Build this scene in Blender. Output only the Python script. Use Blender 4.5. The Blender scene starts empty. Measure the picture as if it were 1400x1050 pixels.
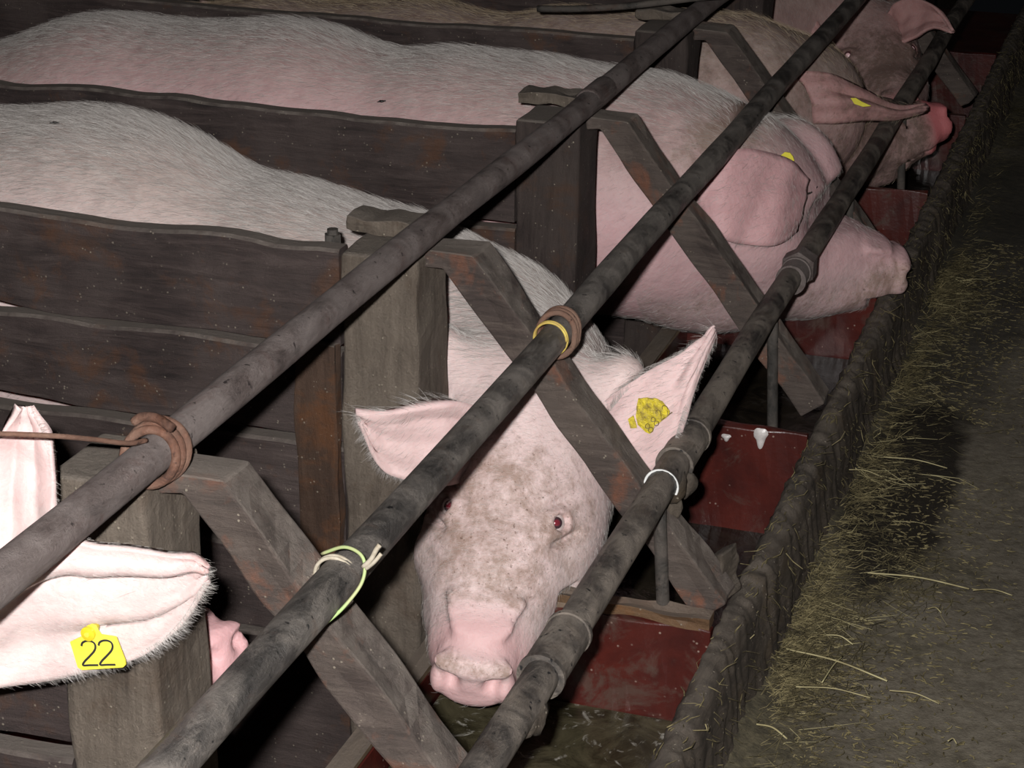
import bpy, math, random
import numpy as np
from mathutils import Matrix, Vector

SC = bpy.context.scene
COL = SC.collection
rng = np.random.default_rng(7)
random.seed(7)

# ------------------------------------------------------------------ camera
CAM = np.array([0.77221706, -1.44380818, 1.69630924])
RT = np.array([[0.9499261681, 0.3122678142, 0.0113616627],      # right
               [0.1257641981, -0.3487866206, -0.9287256106],    # down
               [-0.2860483204, 0.8836496509, -0.3705936492]])   # forward
FPX = 2786.79
cd = bpy.data.cameras.new('camera'); cam = bpy.data.objects.new('camera', cd); COL.objects.link(cam)
cd.sensor_width = 36.0; cd.lens = FPX / 1400 * 36.0; cd.clip_start = 0.02; cd.clip_end = 60
m = Matrix.Identity(4)
for i in range(3):
    m[i][0] = RT[0][i]; m[i][1] = -RT[1][i]; m[i][2] = -RT[2][i]; m[i][3] = CAM[i]
cam.matrix_world = m
SC.camera = cam

# ------------------------------------------------------------------ world, flash, exposure
w = bpy.data.worlds.new('world'); SC.world = w; w.use_nodes = True
w.node_tree.nodes['Background'].inputs[0].default_value = (0.55, 0.6, 0.7, 1)
w.node_tree.nodes['Background'].inputs[1].default_value = 0.004
fl = bpy.data.lights.new('camera_flash', 'AREA'); fl.shape = 'RECTANGLE'; fl.size = 0.035; fl.size_y = 0.02
fl.energy = 76.0; fl.color = (1.0, 0.985, 0.97)
flo = bpy.data.objects.new('camera_flash', fl); COL.objects.link(flo)
fm = m.copy(); fp = CAM - RT[0] * 0.055 - RT[1] * 0.05
for i in range(3): fm[i][3] = fp[i]
flo.matrix_world = fm @ Matrix.Rotation(math.radians(3.5), 4, 'Y')
SC.view_settings.view_transform = 'Standard'; SC.view_settings.look = 'None'
SC.view_settings.exposure = 0.0; SC.view_settings.gamma = 1.0; SC.view_settings.use_curve_mapping = False

def at(px, py, y):
    """point of the plane y = const seen at a pixel of the 1400x1050 photograph"""
    d = RT.T @ np.array([(px - 700) / FPX, (py - 525) / FPX, 1.0])
    t = (y - CAM[1]) / d[1]
    return CAM + t * d
def atz(px, py, z):
    d = RT.T @ np.array([(px - 700) / FPX, (py - 525) / FPX, 1.0])
    return CAM + (z - CAM[2]) / d[2] * d

# ------------------------------------------------------------------ material helpers
class NT:
    def __init__(s, name):
        s.m = bpy.data.materials.new(name); s.m.use_nodes = True
        s.t = s.m.node_tree; s.n = s.t.nodes; s.p = s.n['Principled BSDF']
    def node(s, t, **k):
        x = s.n.new(t)
        for a, b in k.items(): setattr(x, a, b)
        return x
    def set(s, x, **k):
        for a, b in k.items():
            key = a.replace('_', ' ')
            i = x.inputs[key]
            if hasattr(b, 'is_output') or isinstance(b, bpy.types.NodeSocket): s.t.links.new(b, i)
            else: i.default_value = b
        return x
    def link(s, a, b): s.t.links.new(a, b)
    def coords(s, scale=(1, 1, 1)):
        tc = s.node('ShaderNodeTexCoord'); oi = s.node('ShaderNodeObjectInfo')
        mp = s.node('ShaderNodeMapping'); mp.inputs['Scale'].default_value = scale
        cx = s.node('ShaderNodeCombineXYZ')
        mu = s.node('ShaderNodeMath', operation='MULTIPLY'); mu.inputs[1].default_value = 37.0
        s.link(oi.outputs['Random'], mu.inputs[0])
        for i in range(3): s.link(mu.outputs[0], cx.inputs[i])
        s.link(tc.outputs['Object'], mp.inputs[0]); s.link(cx.outputs[0], mp.inputs['Location'])
        return mp.outputs[0]
    def noise(s, vec, scale, detail=4, rough=0.6, dist=0.0):
        x = s.node('ShaderNodeTexNoise'); x.inputs['Scale'].default_value = scale
        x.inputs['Detail'].default_value = detail; x.inputs['Roughness'].default_value = rough
        x.inputs['Distortion'].default_value = dist
        if vec is not None: s.link(vec, x.inputs['Vector'])
        return x.outputs['Fac']
    def ramp(s, fac, stops, interp='LINEAR'):
        x = s.node('ShaderNodeValToRGB'); cr = x.color_ramp; cr.interpolation = interp
        while len(cr.elements) < len(stops): cr.elements.new(0.5)
        for e, (p, c) in zip(cr.elements, stops):
            e.position = p; e.color = c if len(c) == 4 else (*c, 1)
        s.link(fac, x.inputs[0]); return x.outputs[0]
    def mix(s, fac, a, b, mode='MIX'):
        x = s.node('ShaderNodeMix', data_type='RGBA', blend_type=mode)
        for k, v in ((0, fac), (6, a), (7, b)):
            if isinstance(v, bpy.types.NodeSocket): s.link(v, x.inputs[k])
            elif k == 0: x.inputs[k].default_value = v
            else: x.inputs[k].default_value = v if len(v) == 4 else (*v, 1)
        return x.outputs[2]
    def math(s, op, a, b=None):
        x = s.node('ShaderNodeMath', operation=op)
        for i, v in enumerate((a, b)):
            if v is None: continue
            if isinstance(v, bpy.types.NodeSocket): s.link(v, x.inputs[i])
            else: x.inputs[i].default_value = v
        return x.outputs[0]
    def bump(s, h, strength, dist=0.01, normal=None):
        x = s.node('ShaderNodeBump'); x.inputs['Strength'].default_value = strength; x.inputs['Distance'].default_value = dist
        s.link(h, x.inputs['Height'])
        if normal is not None: s.link(normal, x.inputs['Normal'])
        return x.outputs[0]

def wood(name, axis, dark, mid, light, orange=(0.11, 0.045, 0.018), rough=0.75, specks=0.5, orange_amt=0.5, dust=0.55, bk=1.0):
    M = NT(name)
    sc = [14.0, 14.0, 14.0]; sc[axis] = 1.6
    v = M.coords(tuple(sc)); g = M.noise(v, 5.0, 10, 0.78, 0.9)
    c = M.ramp(g, [(0.3, dark), (0.52, mid), (0.78, light)])
    v2 = M.coords((1, 1, 1))
    big = M.noise(v2, 7.0, 3, 0.6)
    c = M.mix(M.ramp(big, [(0.40, (0, 0, 0)), (0.68, (1, 1, 1))]), c, M.mix(0.55, c, light), 'MIX')
    o = M.noise(v2, 11.0, 5, 0.7, 0.4)
    of = M.math('MULTIPLY', M.ramp(o, [(0.54, (0, 0, 0)), (0.66, (1, 1, 1))]), orange_amt)
    c = M.mix(of, c, orange)
    vn = M.node('ShaderNodeTexVoronoi'); vn.inputs['Scale'].default_value = 150.0; M.link(v2, vn.inputs['Vector'])
    sp = M.ramp(vn.outputs['Distance'], [(0.13, (1, 1, 1)), (0.23, (0, 0, 0))])
    nz = M.ramp(M.noise(v2, 55.0, 3), [(0.54, (0, 0, 0)), (0.62, (1, 1, 1))])
    sf = M.math('MULTIPLY', M.math('MULTIPLY', sp, nz), specks)
    c = M.mix(sf, c, (0.36, 0.31, 0.24))
    ge = M.node('ShaderNodeNewGeometry'); sz = M.node('ShaderNodeSeparateXYZ'); M.link(ge.outputs['Normal'], sz.inputs[0])
    du = M.ramp(M.math('ADD', sz.outputs[2], M.math('MULTIPLY', M.math('SUBTRACT', M.noise(v2, 40.0, 5), 0.5), 0.8)), [(0.45, (0, 0, 0)), (0.8, (1, 1, 1))])
    c = M.mix(M.math('MULTIPLY', du, dust), c, (0.25, 0.215, 0.185))
    M.link(c, M.p.inputs['Base Color'])
    r = M.ramp(M.noise(v2, 25.0, 4), [(0.3, (rough - 0.2,) * 3), (0.7, (rough + 0.15,) * 3)])
    M.link(r, M.p.inputs['Roughness'])
    M.p.inputs['Specular IOR Level'].default_value = 0.3
    f = M.noise(v2, 260.0, 6, 0.8)
    b = M.bump(g, 0.8, 0.005 * bk); b = M.bump(f, 0.8, 0.002 * bk, b); b = M.bump(M.noise(v2, 75.0, 6, 0.75), 0.7 if bk > 1 else 0.3, 0.004 * bk, b); b = M.bump(sf, 0.6, 0.002, b)
    M.link(b, M.p.inputs['Normal'])
    return M.m
PLANK_C = ((0.012, 0.009, 0.009), (0.042, 0.029, 0.027), (0.10, 0.076, 0.069))
MAT = {}
MAT['plank'] = wood('old_plank_wood', 0, *PLANK_C)
MAT['plank_post'] = wood('dark_post_wood', 2, (0.018, 0.013, 0.012), (0.042, 0.03, 0.027), (0.075, 0.058, 0.05), (0.08, 0.038, 0.02), 0.8, 0.8, 0.5)
MAT['plank_brown'] = wood('brown_plank_wood', 2, (0.02, 0.011, 0.008), (0.05, 0.028, 0.018), (0.09, 0.055, 0.038), orange_amt=0.8)
MAT['post'] = wood('post_wood', 2, (0.055, 0.042, 0.033), (0.145, 0.115, 0.090), (0.26, 0.215, 0.172), (0.10, 0.06, 0.036), 0.85, 1.0, 0.35, 0.5, 2.0)
MAT['beam'] = wood('brace_wood', 0, (0.020, 0.016, 0.015), (0.065, 0.048, 0.042), (0.15, 0.12, 0.10), (0.18, 0.075, 0.045), 0.7, 0.7, 0.85)
MAT['wall'] = wood('crusted_wall_wood', 1, (0.012, 0.009, 0.007), (0.065, 0.050, 0.038), (0.16, 0.13, 0.10), (0.07, 0.045, 0.02), 0.85, 1.4, 0.5, 0.2)
MAT['edge'] = wood('bare_edge_wood', 1, (0.05, 0.03, 0.018), (0.11, 0.07, 0.04), (0.17, 0.12, 0.075), (0.18, 0.08, 0.02), 0.7, 0.6, 0.5)
MAT['stallfloor'] = wood('trodden_floor', 1, (0.012, 0.008, 0.006), (0.035, 0.022, 0.015), (0.07, 0.045, 0.03), specks=1.2, dust=0.0)

def metal(name, dark, mid, light, rust, rust_amt=0.5, r0=0.42, r1=0.8, gloss=0.3):
    M = NT(name)
    v = M.coords((1, 0.35, 1)); v2 = M.coords((1, 1, 1))
    g = M.noise(v, 42.0, 9, 0.78, 0.8)
    c = M.ramp(g, [(0.32, dark), (0.52, mid), (0.74, light)])
    g2 = M.noise(v2, 10.0, 4, 0.65, 0.6)
    dust = M.ramp(g2, [(0.42, (0, 0, 0)), (0.64, (1, 1, 1))])
    c = M.mix(M.math('MULTIPLY', dust, 0.75), c, light)
    o = M.ramp(M.noise(v2, 17.0, 6, 0.7, 0.8), [(0.55, (0, 0, 0)), (0.66, (1, 1, 1))])
    c = M.mix(M.math('MULTIPLY', o, rust_amt), c, rust)
    pit = M.ramp(M.noise(v2, 110.0, 2), [(0.66, (0, 0, 0)), (0.72, (1, 1, 1))])
    c = M.mix(pit, c, dark)
    M.link(c, M.p.inputs['Base Color'])
    rr = M.ramp(g2, [(0.40, (r0,) * 3), (0.62, (r1,) * 3)])
    rr = M.mix(M.ramp(M.noise(v2, 21.0, 4, 0.6, 0.5), [(0.58, (0, 0, 0)), (0.66, (1, 1, 1))]), rr, (gloss,) * 3)
    M.link(rr, M.p.inputs['Roughness'])
    M.p.inputs['Metallic'].default_value = 0.15; M.p.inputs['Specular IOR Level'].default_value = 0.45
    b = M.bump(g, 0.9, 0.004); b = M.bump(M.noise(v2, 230.0, 5, 0.8), 0.8, 0.0018, b)
    M.link(b, M.p.inputs['Normal']); return M.m
MAT['pipe_top'] = metal('top_pipe_metal', (0.028, 0.02, 0.019), (0.11, 0.084, 0.077), (0.21, 0.175, 0.163), (0.085, 0.035, 0.027), 0.35, 0.6, 0.85, 0.5)
MAT['pipe_mid'] = metal('middle_pipe_metal', (0.016, 0.015, 0.015), (0.068, 0.061, 0.056), (0.23, 0.20, 0.175), (0.09, 0.045, 0.025), 0.3, 0.34, 0.75)
MAT['pipe_low'] = metal('lower_pipe_metal', (0.014, 0.013, 0.014), (0.068, 0.059, 0.053), (0.27, 0.225, 0.185), (0.05, 0.03, 0.02), 0.4, 0.36, 0.8)
MAT['rust'] = metal('rusty_wire', (0.05, 0.025, 0.018), (0.15, 0.07, 0.045), (0.24, 0.15, 0.11), (0.22, 0.08, 0.04), 0.6, 0.7, 0.9)
MAT['rod'] = metal('rod_metal', (0.02, 0.018, 0.016), (0.05, 0.045, 0.04), (0.12, 0.10, 0.085), (0.07, 0.03, 0.02), 0.4)

def plain(name, col, rough=0.5, bumpk=0.0, spec=0.5, col2=None, ns=30):
    M = NT(name); M.p.inputs['Roughness'].default_value = rough; M.p.inputs['Specular IOR Level'].default_value = spec
    v = M.coords((1, 1, 1)); n = M.noise(v, ns, 4, 0.65)
    c2 = col2 or tuple(x * 0.7 for x in col)
    M.link(M.ramp(n, [(0.35, c2), (0.62, col)]), M.p.inputs['Base Color'])
    if bumpk: M.link(M.bump(M.noise(v, ns * 5, 4), bumpk, 0.002), M.p.inputs['Normal'])
    return M.m
MAT['yellow'] = plain('tag_yellow', (0.74, 0.66, 0.07), 0.35, 0.0, 0.5, (0.66, 0.57, 0.05), 60)
MAT['yellow_deep'] = plain('tag_stud_yellow', (0.60, 0.48, 0.02), 0.3, 0.0, 0.6, (0.5, 0.4, 0.02), 60)
MAT['yellow_dirty'] = plain('dirty_tag_yellow', (0.72, 0.58, 0.03), 0.4, 0.9, 0.5, (0.30, 0.22, 0.05), 110)
MAT['ink'] = plain('tag_print', (0.02, 0.02, 0.022), 0.5)
MAT['ink_worn'] = plain('worn_tag_print', (0.16, 0.12, 0.03), 0.5)
MAT['twine_green'] = plain('green_twine', (0.30, 0.42, 0.16), 0.6, 0, 0.4, (0.35, 0.30, 0.18), 40)
MAT['twine_yellow'] = plain('yellow_twine', (0.62, 0.50, 0.10), 0.6, 0, 0.4, (0.35, 0.22, 0.07), 40)
MAT['twine_grey'] = plain('pale_twine', (0.45, 0.40, 0.32), 0.7, 0, 0.4, (0.25, 0.21, 0.15), 50)
MAT['white_plastic'] = plain('white_plastic', (0.85, 0.85, 0.83), 0.25)
MAT['foam'] = plain('milky_foam', (0.60, 0.56, 0.54), 0.3, 0.2, 0.5, (0.4, 0.36, 0.35), 60)
MAT['hoof'] = plain('hoof', (0.09, 0.07, 0.05), 0.6)

def red_paint():
    M = NT('red_brown_paint'); v = M.coords((1, 1, 1))
    n = M.noise(v, 9, 5, 0.65, 0.5)
    c = M.ramp(n, [(0.35, (0.034, 0.008, 0.007)), (0.65, (0.078, 0.014, 0.010))])
    d = M.ramp(M.noise(v, 11, 7, 0.72, 0.7), [(0.52, (0, 0, 0)), (0.62, (1, 1, 1))])
    c = M.mix(M.math('MULTIPLY', d, 0.75), c, (0.075, 0.048, 0.038))
    vn = M.node('ShaderNodeTexVoronoi'); vn.inputs['Scale'].default_value = 110.0; M.link(v, vn.inputs['Vector'])
    sp = M.math('MULTIPLY', M.ramp(vn.outputs['Distance'], [(0.10, (1, 1, 1)), (0.2, (0, 0, 0))]),
                M.ramp(M.noise(v, 30, 3), [(0.56, (0, 0, 0)), (0.64, (1, 1, 1))]))
    c = M.mix(sp, c, (0.24, 0.17, 0.14))
    M.link(c, M.p.inputs['Base Color']); M.p.inputs['Roughness'].default_value = 0.33
    M.link(M.bump(M.noise(v, 120, 4), 0.25, 0.002), M.p.inputs['Normal'])
    return M.m
MAT['red'] = red_paint()

def water(name, c0, c1, foam):
    M = NT(name); v = M.coords((1, 1, 1))
    n = M.noise(v, 14, 6, 0.7, 1.2)
    c = M.ramp(n, [(0.35, c0), (0.6, c1)])
    f = M.ramp(M.noise(v, 34, 6, 0.65, 1.5), [(0.58, (0, 0, 0)), (0.68, (1, 1, 1))])
    c = M.mix(M.math('MULTIPLY', f, foam), c, (0.36, 0.34, 0.30))
    M.link(c, M.p.inputs['Base Color']); M.p.inputs['Roughness'].default_value = 0.12
    M.link(M.bump(n, 0.3, 0.006), M.p.inputs['Normal']); return M.m
MAT['water_dark'] = water('dark_trough_water', (0.006, 0.005, 0.004), (0.02, 0.016, 0.011), 0.04)
MAT['water_murky'] = water('murky_trough_water', (0.02, 0.017, 0.009), (0.07, 0.06, 0.035), 0.8)

def floor_mat():
    M = NT('aisle_concrete'); tc = M.node('ShaderNodeTexCoord'); v = tc.outputs['Object']
    n = M.noise(v, 6, 8, 0.7, 0.3); n2 = M.noise(v, 60, 6, 0.75)
    c = M.ramp(n, [(0.3, (0.066, 0.052, 0.034)), (0.5, (0.125, 0.102, 0.072)), (0.7, (0.18, 0.155, 0.118))])
    c = M.mix(0.35, c, M.ramp(n2, [(0.35, (0.04, 0.034, 0.025)), (0.62, (0.2, 0.18, 0.145))]))
    vn = M.node('ShaderNodeTexVoronoi'); vn.inputs['Scale'].default_value = 170.0; vn.inputs['Randomness'].default_value = 1.0; mp = M.node('ShaderNodeMapping'); mp.inputs['Scale'].default_value = (.45, 1, 1); mp.inputs['Rotation'].default_value = (0, 0, .5)
    M.link(v, mp.inputs[0]); M.link(mp.outputs[0], vn.inputs['Vector'])
    chf = M.math('MULTIPLY', M.ramp(vn.outputs['Distance'], [(0.16, (1, 1, 1)), (0.3, (0, 0, 0))]), M.ramp(M.noise(v, 24, 5, .7), [(0.47, (0, 0, 0)), (0.56, (1, 1, 1))]))
    c = M.mix(M.math('MULTIPLY', chf, .75), c, M.ramp(M.noise(v, 300, 2), [(0.45, (0.05, 0.04, 0.018)), (0.58, (0.27, 0.225, 0.13))]))
    # chaff and dung near the trough: more along the wall (object x is 0 at the wall)
    sx = M.node('ShaderNodeSeparateXYZ'); M.link(v, sx.inputs[0])
    near = M.math('SUBTRACT', 1.0, M.math('MULTIPLY', sx.outputs[0], 2.6))
    nn = M.math('ADD', near, M.math('MULTIPLY', M.math('SUBTRACT', M.noise(v, 5, 5, 0.65), 0.5), 2.2))
    mk = M.ramp(nn, [(0.45, (0, 0, 0)), (0.95, (1, 1, 1))])
    c = M.mix(M.math('MULTIPLY', mk, 0.8), c, M.ramp(n2, [(0.4, (0.028, 0.023, 0.011)), (0.65, (0.10, 0.082, 0.042))]))
    # wet stain
    def stain(px, py, rx, ry, c, amt, lo=0.75, hi=1.05):
        p = atz(px, py, 0.44) - np.array([0.39, 0, 0.44])
        dx = M.math('DIVIDE', M.math('SUBTRACT', sx.outputs[0], float(p[0])), rx)
        dy = M.math('DIVIDE', M.math('SUBTRACT', sx.outputs[1], float(p[1])), ry)
        d = M.math('SQRT', M.math('ADD', M.math('POWER', M.math('ABSOLUTE', dx), 2.0), M.math('POWER', M.math('ABSOLUTE', dy), 2.0)))
        d = M.math('ADD', d, M.math('MULTIPLY', M.math('SUBTRACT', M.noise(v, 9, 4), 0.5), 0.9))
        k = M.ramp(d, [(lo, (1, 1, 1)), (hi, (0, 0, 0))])
        return M.mix(M.math('MULTIPLY', k, amt), c, (0.018, 0.015, 0.012)), k
    c, k1 = stain(1235, 670, 0.085, 0.42, c, 0.93)
    c, k2 = stain(1330, 380, 0.14, 0.9, c, 0.6)
    M.link(c, M.p.inputs['Base Color'])
    M.link(M.ramp(k1, [(0, (0.85,) * 3), (1, (0.5,) * 3)]), M.p.inputs['Roughness'])
    b = M.bump(n, 0.5, 0.012); b = M.bump(n2, 0.6, 0.004, b); M.link(b, M.p.inputs['Normal']); return M.m
MAT['floor'] = floor_mat()
MAT['hay'] = plain('hay', (0.23, 0.19, 0.095), 0.8, 0, 0.3, (0.045, 0.035, 0.016), 60)
MAT['hay_pale'] = plain('pale_straw', (0.42, 0.37, 0.20), 0.65, 0, 0.35, (0.22, 0.18, 0.09), 14)
MAT['hay_dark'] = plain('damp_hay', (0.085, 0.07, 0.035), 0.8, 0, 0.3, (0.03, 0.024, 0.013), 35)
MAT['black_fly'] = plain('fly', (0.01, 0.01, 0.01), 0.4)

def skin(name, base=(0.72, 0.585, 0.565), dirtcol=(0.21, 0.13, 0.085), flush=(0.56, 0.28, 0.285)):
    """vertex colour Col: R pink flush, G dirt, B greying by dried mud"""
    M = NT(name); at_ = M.node('ShaderNodeAttribute'); at_.attribute_name = 'Col'
    sp = M.node('ShaderNodeSeparateColor'); M.link(at_.outputs['Color'], sp.inputs[0])
    tc = M.node('ShaderNodeTexCoord'); v = tc.outputs['Object']
    n = M.noise(v, 14, 5, 0.6, 0.3); n2 = M.noise(v, 55, 5, 0.7)
    c = M.ramp(n, [(0.3, tuple(x * 0.88 for x in base)), (0.7, tuple(min(1, x * 1.08) for x in base))])
    c = M.mix(0.22, c, M.ramp(n2, [(0.35, (0.50, 0.32, 0.31)), (0.65, (0.74, 0.58, 0.55))]))
    c = M.mix(M.math('MULTIPLY', sp.outputs[0], 0.72), c, flush)
    dn = M.math('ADD', M.math('MULTIPLY', M.noise(v, 16, 6, 0.7, 0.6), 0.55), M.math('MULTIPLY', M.noise(v, 70, 6, 0.8, 0.3), 0.45))
    df = M.ramp(M.math('ADD', M.math('MULTIPLY', sp.outputs[1], 0.36), dn), [(0.61, (0, 0, 0)), (0.78, (1, 1, 1))])
    c = M.mix(M.math('MULTIPLY', df, 0.72), c, dirtcol)
    fs = M.math('MULTIPLY', M.ramp(M.noise(v, 210, 3, 0.6), [(0.62, (0, 0, 0)), (0.70, (1, 1, 1))]), M.math('ADD', M.math('MULTIPLY', sp.outputs[1], 1.1), 0.06))
    c = M.mix(fs, c, (0.12, 0.07, 0.05))
    c = M.mix(M.math('MULTIPLY', sp.outputs[2], 0.75), c, M.ramp(M.noise(v, 34, 5, 0.7), [(0.35, (0.17, 0.135, 0.10)), (0.65, (0.42, 0.36, 0.31))]))
    M.link(c, M.p.inputs['Base Color']); M.p.inputs['Roughness'].default_value = 0.55
    M.p.inputs['Specular IOR Level'].default_value = 0.35
    M.p.inputs['Subsurface Weight'].default_value = 0.12; M.p.inputs['Subsurface Scale'].default_value = 0.012
    M.p.inputs['Subsurface Radius'].default_value = (1.0, 0.4, 0.3)
    b = M.bump(M.noise(v, 120, 5, 0.7), 0.35, 0.003); b = M.bump(M.noise(v, 32, 3, 0.6), 0.3, 0.008, b)
    M.link(b, M.p.inputs['Normal']); return M.m
MAT['skin'] = skin('pig_skin')
MAT['skin_pink'] = skin('pink_pig_skin', (0.62, 0.43, 0.445))
MAT['skin_dark'] = skin('dirty_pig_skin', (0.34, 0.23, 0.21), (0.10, 0.068, 0.048), (0.46, 0.14, 0.145))
MAT['skin_fair'] = skin('fair_pig_skin', (0.45, 0.365, 0.35))
def hairmat(name, c1, c2):
    M = NT(name); oi = M.node('ShaderNodeHairInfo') if hasattr(bpy.types, 'ShaderNodeHairInfo') else None
    M.p.inputs['Roughness'].default_value = 0.45
    if oi: M.link(M.ramp(oi.outputs['Random'], [(0.0, c1), (1.0, c2)]), M.p.inputs['Base Color'])
    else: M.p.inputs['Base Color'].default_value = (*c2, 1)
    return M.m
MAT['hair'] = hairmat('pale_bristle', (0.20, 0.175, 0.16), (0.60, 0.56, 0.53))
MAT['hair_brown'] = hairmat('brown_bristle', (0.20, 0.13, 0.07), (0.52, 0.42, 0.30))
MAT['hair_dark'] = hairmat('dark_bristle', (0.03, 0.025, 0.02), (0.12, 0.1, 0.08))

def eye_mat(name, iris, pupil, sclera=(0.6, 0.5, 0.48), k=1.0):
    M = NT(name); tc = M.node('ShaderNodeTexCoord'); g = M.node('ShaderNodeSeparateXYZ'); M.link(tc.outputs['Object'], g.inputs[0])
    r = M.math('SQRT', M.math('ADD', M.math('POWER', M.math('ABSOLUTE', g.outputs[0]), 2.0), M.math('POWER', M.math('ABSOLUTE', g.outputs[1]), 2.0)))
    r = M.math('MULTIPLY', r, 1 / 0.0145)
    c = M.ramp(r, [(0.0, pupil), (0.24 * k, pupil), (0.28 * k, iris), (0.46 * k, iris), (0.52 * k, sclera), (1.0, sclera)])
    M.link(c, M.p.inputs['Base Color']); M.p.inputs['Roughness'].default_value = 0.04; M.p.inputs['Coat Weight'].default_value = 1.0
    return M.m
MAT['eye'] = eye_mat('sow_eye', (0.05, 0.025, 0.03), (0.16, 0.02, 0.03))
MAT['eye_painted_glow'] = eye_mat('painted_eyeshine', (0.10, 0.03, 0.035), (1.0, 0.66, 0.68), (0.35, 0.22, 0.22), 1.5)  # bright pink pupil colour paints the flash's red-eye glow; nothing emits
MAT['eye_painted_glow'].node_tree.nodes['Principled BSDF'].inputs['Roughness'].default_value = 0.25

# ------------------------------------------------------------------ object helpers
ORG = {}
def mesh_obj(name, V, F, mat, parent=None, smooth=False, origin=None, mats=None, midx=None):
    V = np.asarray(V, float)
    if origin is None:
        lo, hi = V.min(0), V.max(0); origin = np.array([(lo[0] + hi[0]) / 2, (lo[1] + hi[1]) / 2, lo[2]])
    me = bpy.data.meshes.new(name); me.from_pydata((V - origin).tolist(), [], [list(map(int, f)) for f in F] if not isinstance(F, np.ndarray) else F.tolist())
    me.materials.append(mat)
    for x in mats or []: me.materials.append(x)
    if midx is not None: me.polygons.foreach_set('material_index', np.asarray(midx, np.int32))
    if smooth: me.polygons.foreach_set('use_smooth', np.ones(len(me.polygons), bool))
    me.update()
    return place(bpy.data.objects.new(name, me), origin, parent)
def place(o, origin, parent):
    COL.objects.link(o); ORG[o.name] = np.array(origin, float)
    if parent is not None:
        o.parent = parent; o.location = Vector((np.array(origin) - ORG[parent.name]).tolist())
    else: o.location = Vector(list(map(float, origin)))
    return o
def tag(o, label, cat, group=None, kind=None):
    o['label'] = label; o['category'] = cat
    if group: o['group'] = group
    if kind: o['kind'] = kind
    return o
def bevel(o, wd=0.003, seg=2):
    b = o.modifiers.new('Bevel', 'BEVEL'); b.width = wd; b.segments = seg; b.limit_method = 'ANGLE'; b.angle_limit = math.radians(40)
    return o
def nz(n, amp, smooth=3, r=None):
    """smooth 1D noise"""
    r = r or rng
    a = r.normal(size=n + 20)
    k = np.hanning(smooth * 2 + 3); k /= k.sum()
    a = np.convolve(a, k, 'same')[10:10 + n]; s = a.std() + 1e-9
    return a / s * amp
def bar(A, B, side, up, w, h, segs=24, jit=0.0015, ring=None, taper=None):
    """a rough squared timber from A to B; side and up are unit vectors, w and h the full sizes. Rows of 8 points, with chipped edges"""
    A, B, side, up = (np.array(x, float) for x in (A, B, side, up))
    prof = ring or [(-.5, -.5), (0, -.5), (.5, -.5), (.5, 0), (.5, .5), (0, .5), (-.5, .5), (-.5, 0)]
    n = len(prof); V = []
    ws = [nz(segs + 1, jit, 2) for _ in range(2 * n)]
    for i in range(segs + 1):
        t = i / segs; c = A + (B - A) * t
        for j, (a, b) in enumerate(prof):
            V.append(c + side * (a * w + ws[2 * j][i]) + up * (b * h + ws[2 * j + 1][i]))
    F = []
    for i in range(segs):
        for j in range(n):
            k = (j + 1) % n; F.append((i * n + j, i * n + k, (i + 1) * n + k, (i + 1) * n + j))
    F.append(tuple(range(n))[::-1]); F.append(tuple(segs * n + j for j in range(n)))
    # outward orientation
    d = np.cross(side, up)
    if np.dot(d, B - A) > 0: F = [f[::-1] for f in F]
    return V, [tuple(f)[::-1] for f in F]
def merge(parts):
    V, F = [], []
    for v, f in parts:
        o = len(V); V += list(v); F += [tuple(i + o for i in q) for q in f]
    return V, F
def tube(path, r, n=12, closed=False, rad=None, flat=1.0, cap=True):
    P = np.array(path, float); N = len(P); V = []; F = []
    T = np.gradient(P, axis=0)
    if closed: T = np.roll(P, -1, 0) - np.roll(P, 1, 0)
    T /= np.linalg.norm(T, axis=1)[:, None] + 1e-12
    u = np.array([0, 0, 1.0]) if abs(T[0][2]) < 0.9 else np.array([1.0, 0, 0])
    u = u - T[0] * (u @ T[0]); u /= np.linalg.norm(u)
    for i in range(N):
        u = u - T[i] * (u @ T[i]); u /= np.linalg.norm(u); v = np.cross(T[i], u)
        rr = r if rad is None else rad[i]
        for j in range(n):
            a = 2 * math.pi * j / n; V.append(P[i] + rr * (math.cos(a) * u + math.sin(a) * v * flat))
    for i in range(N if closed else N - 1):
        i2 = (i + 1) % N
        for j in range(n):
            k = (j + 1) % n; F.append((i * n + j, i * n + k, i2 * n + k, i2 * n + j))
    if not closed and cap: F.append(tuple(range(n))[::-1]); F.append(tuple((N - 1) * n + j for j in range(n)))
    return V, F
def spline(pts, n):
    P = np.array(pts, float)
    if len(P) < 3: return P[0] + (P[-1] - P[0]) * np.linspace(0, 1, n)[:, None]
    Q = np.vstack([2 * P[0] - P[1], P, 2 * P[-1] - P[-2]]); out = []
    for s in np.linspace(0, len(P) - 1 - 1e-9, n):
        i = int(s); t = s - i; a, b, c, d = Q[i:i + 4]
        out.append(0.5 * (2 * b + (c - a) * t + (2 * a - 5 * b + 4 * c - d) * t * t + (3 * b - a - 3 * c + d) * t ** 3))
    return np.array(out)
X, Y, Z = np.eye(3)
S = 0.65
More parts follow.
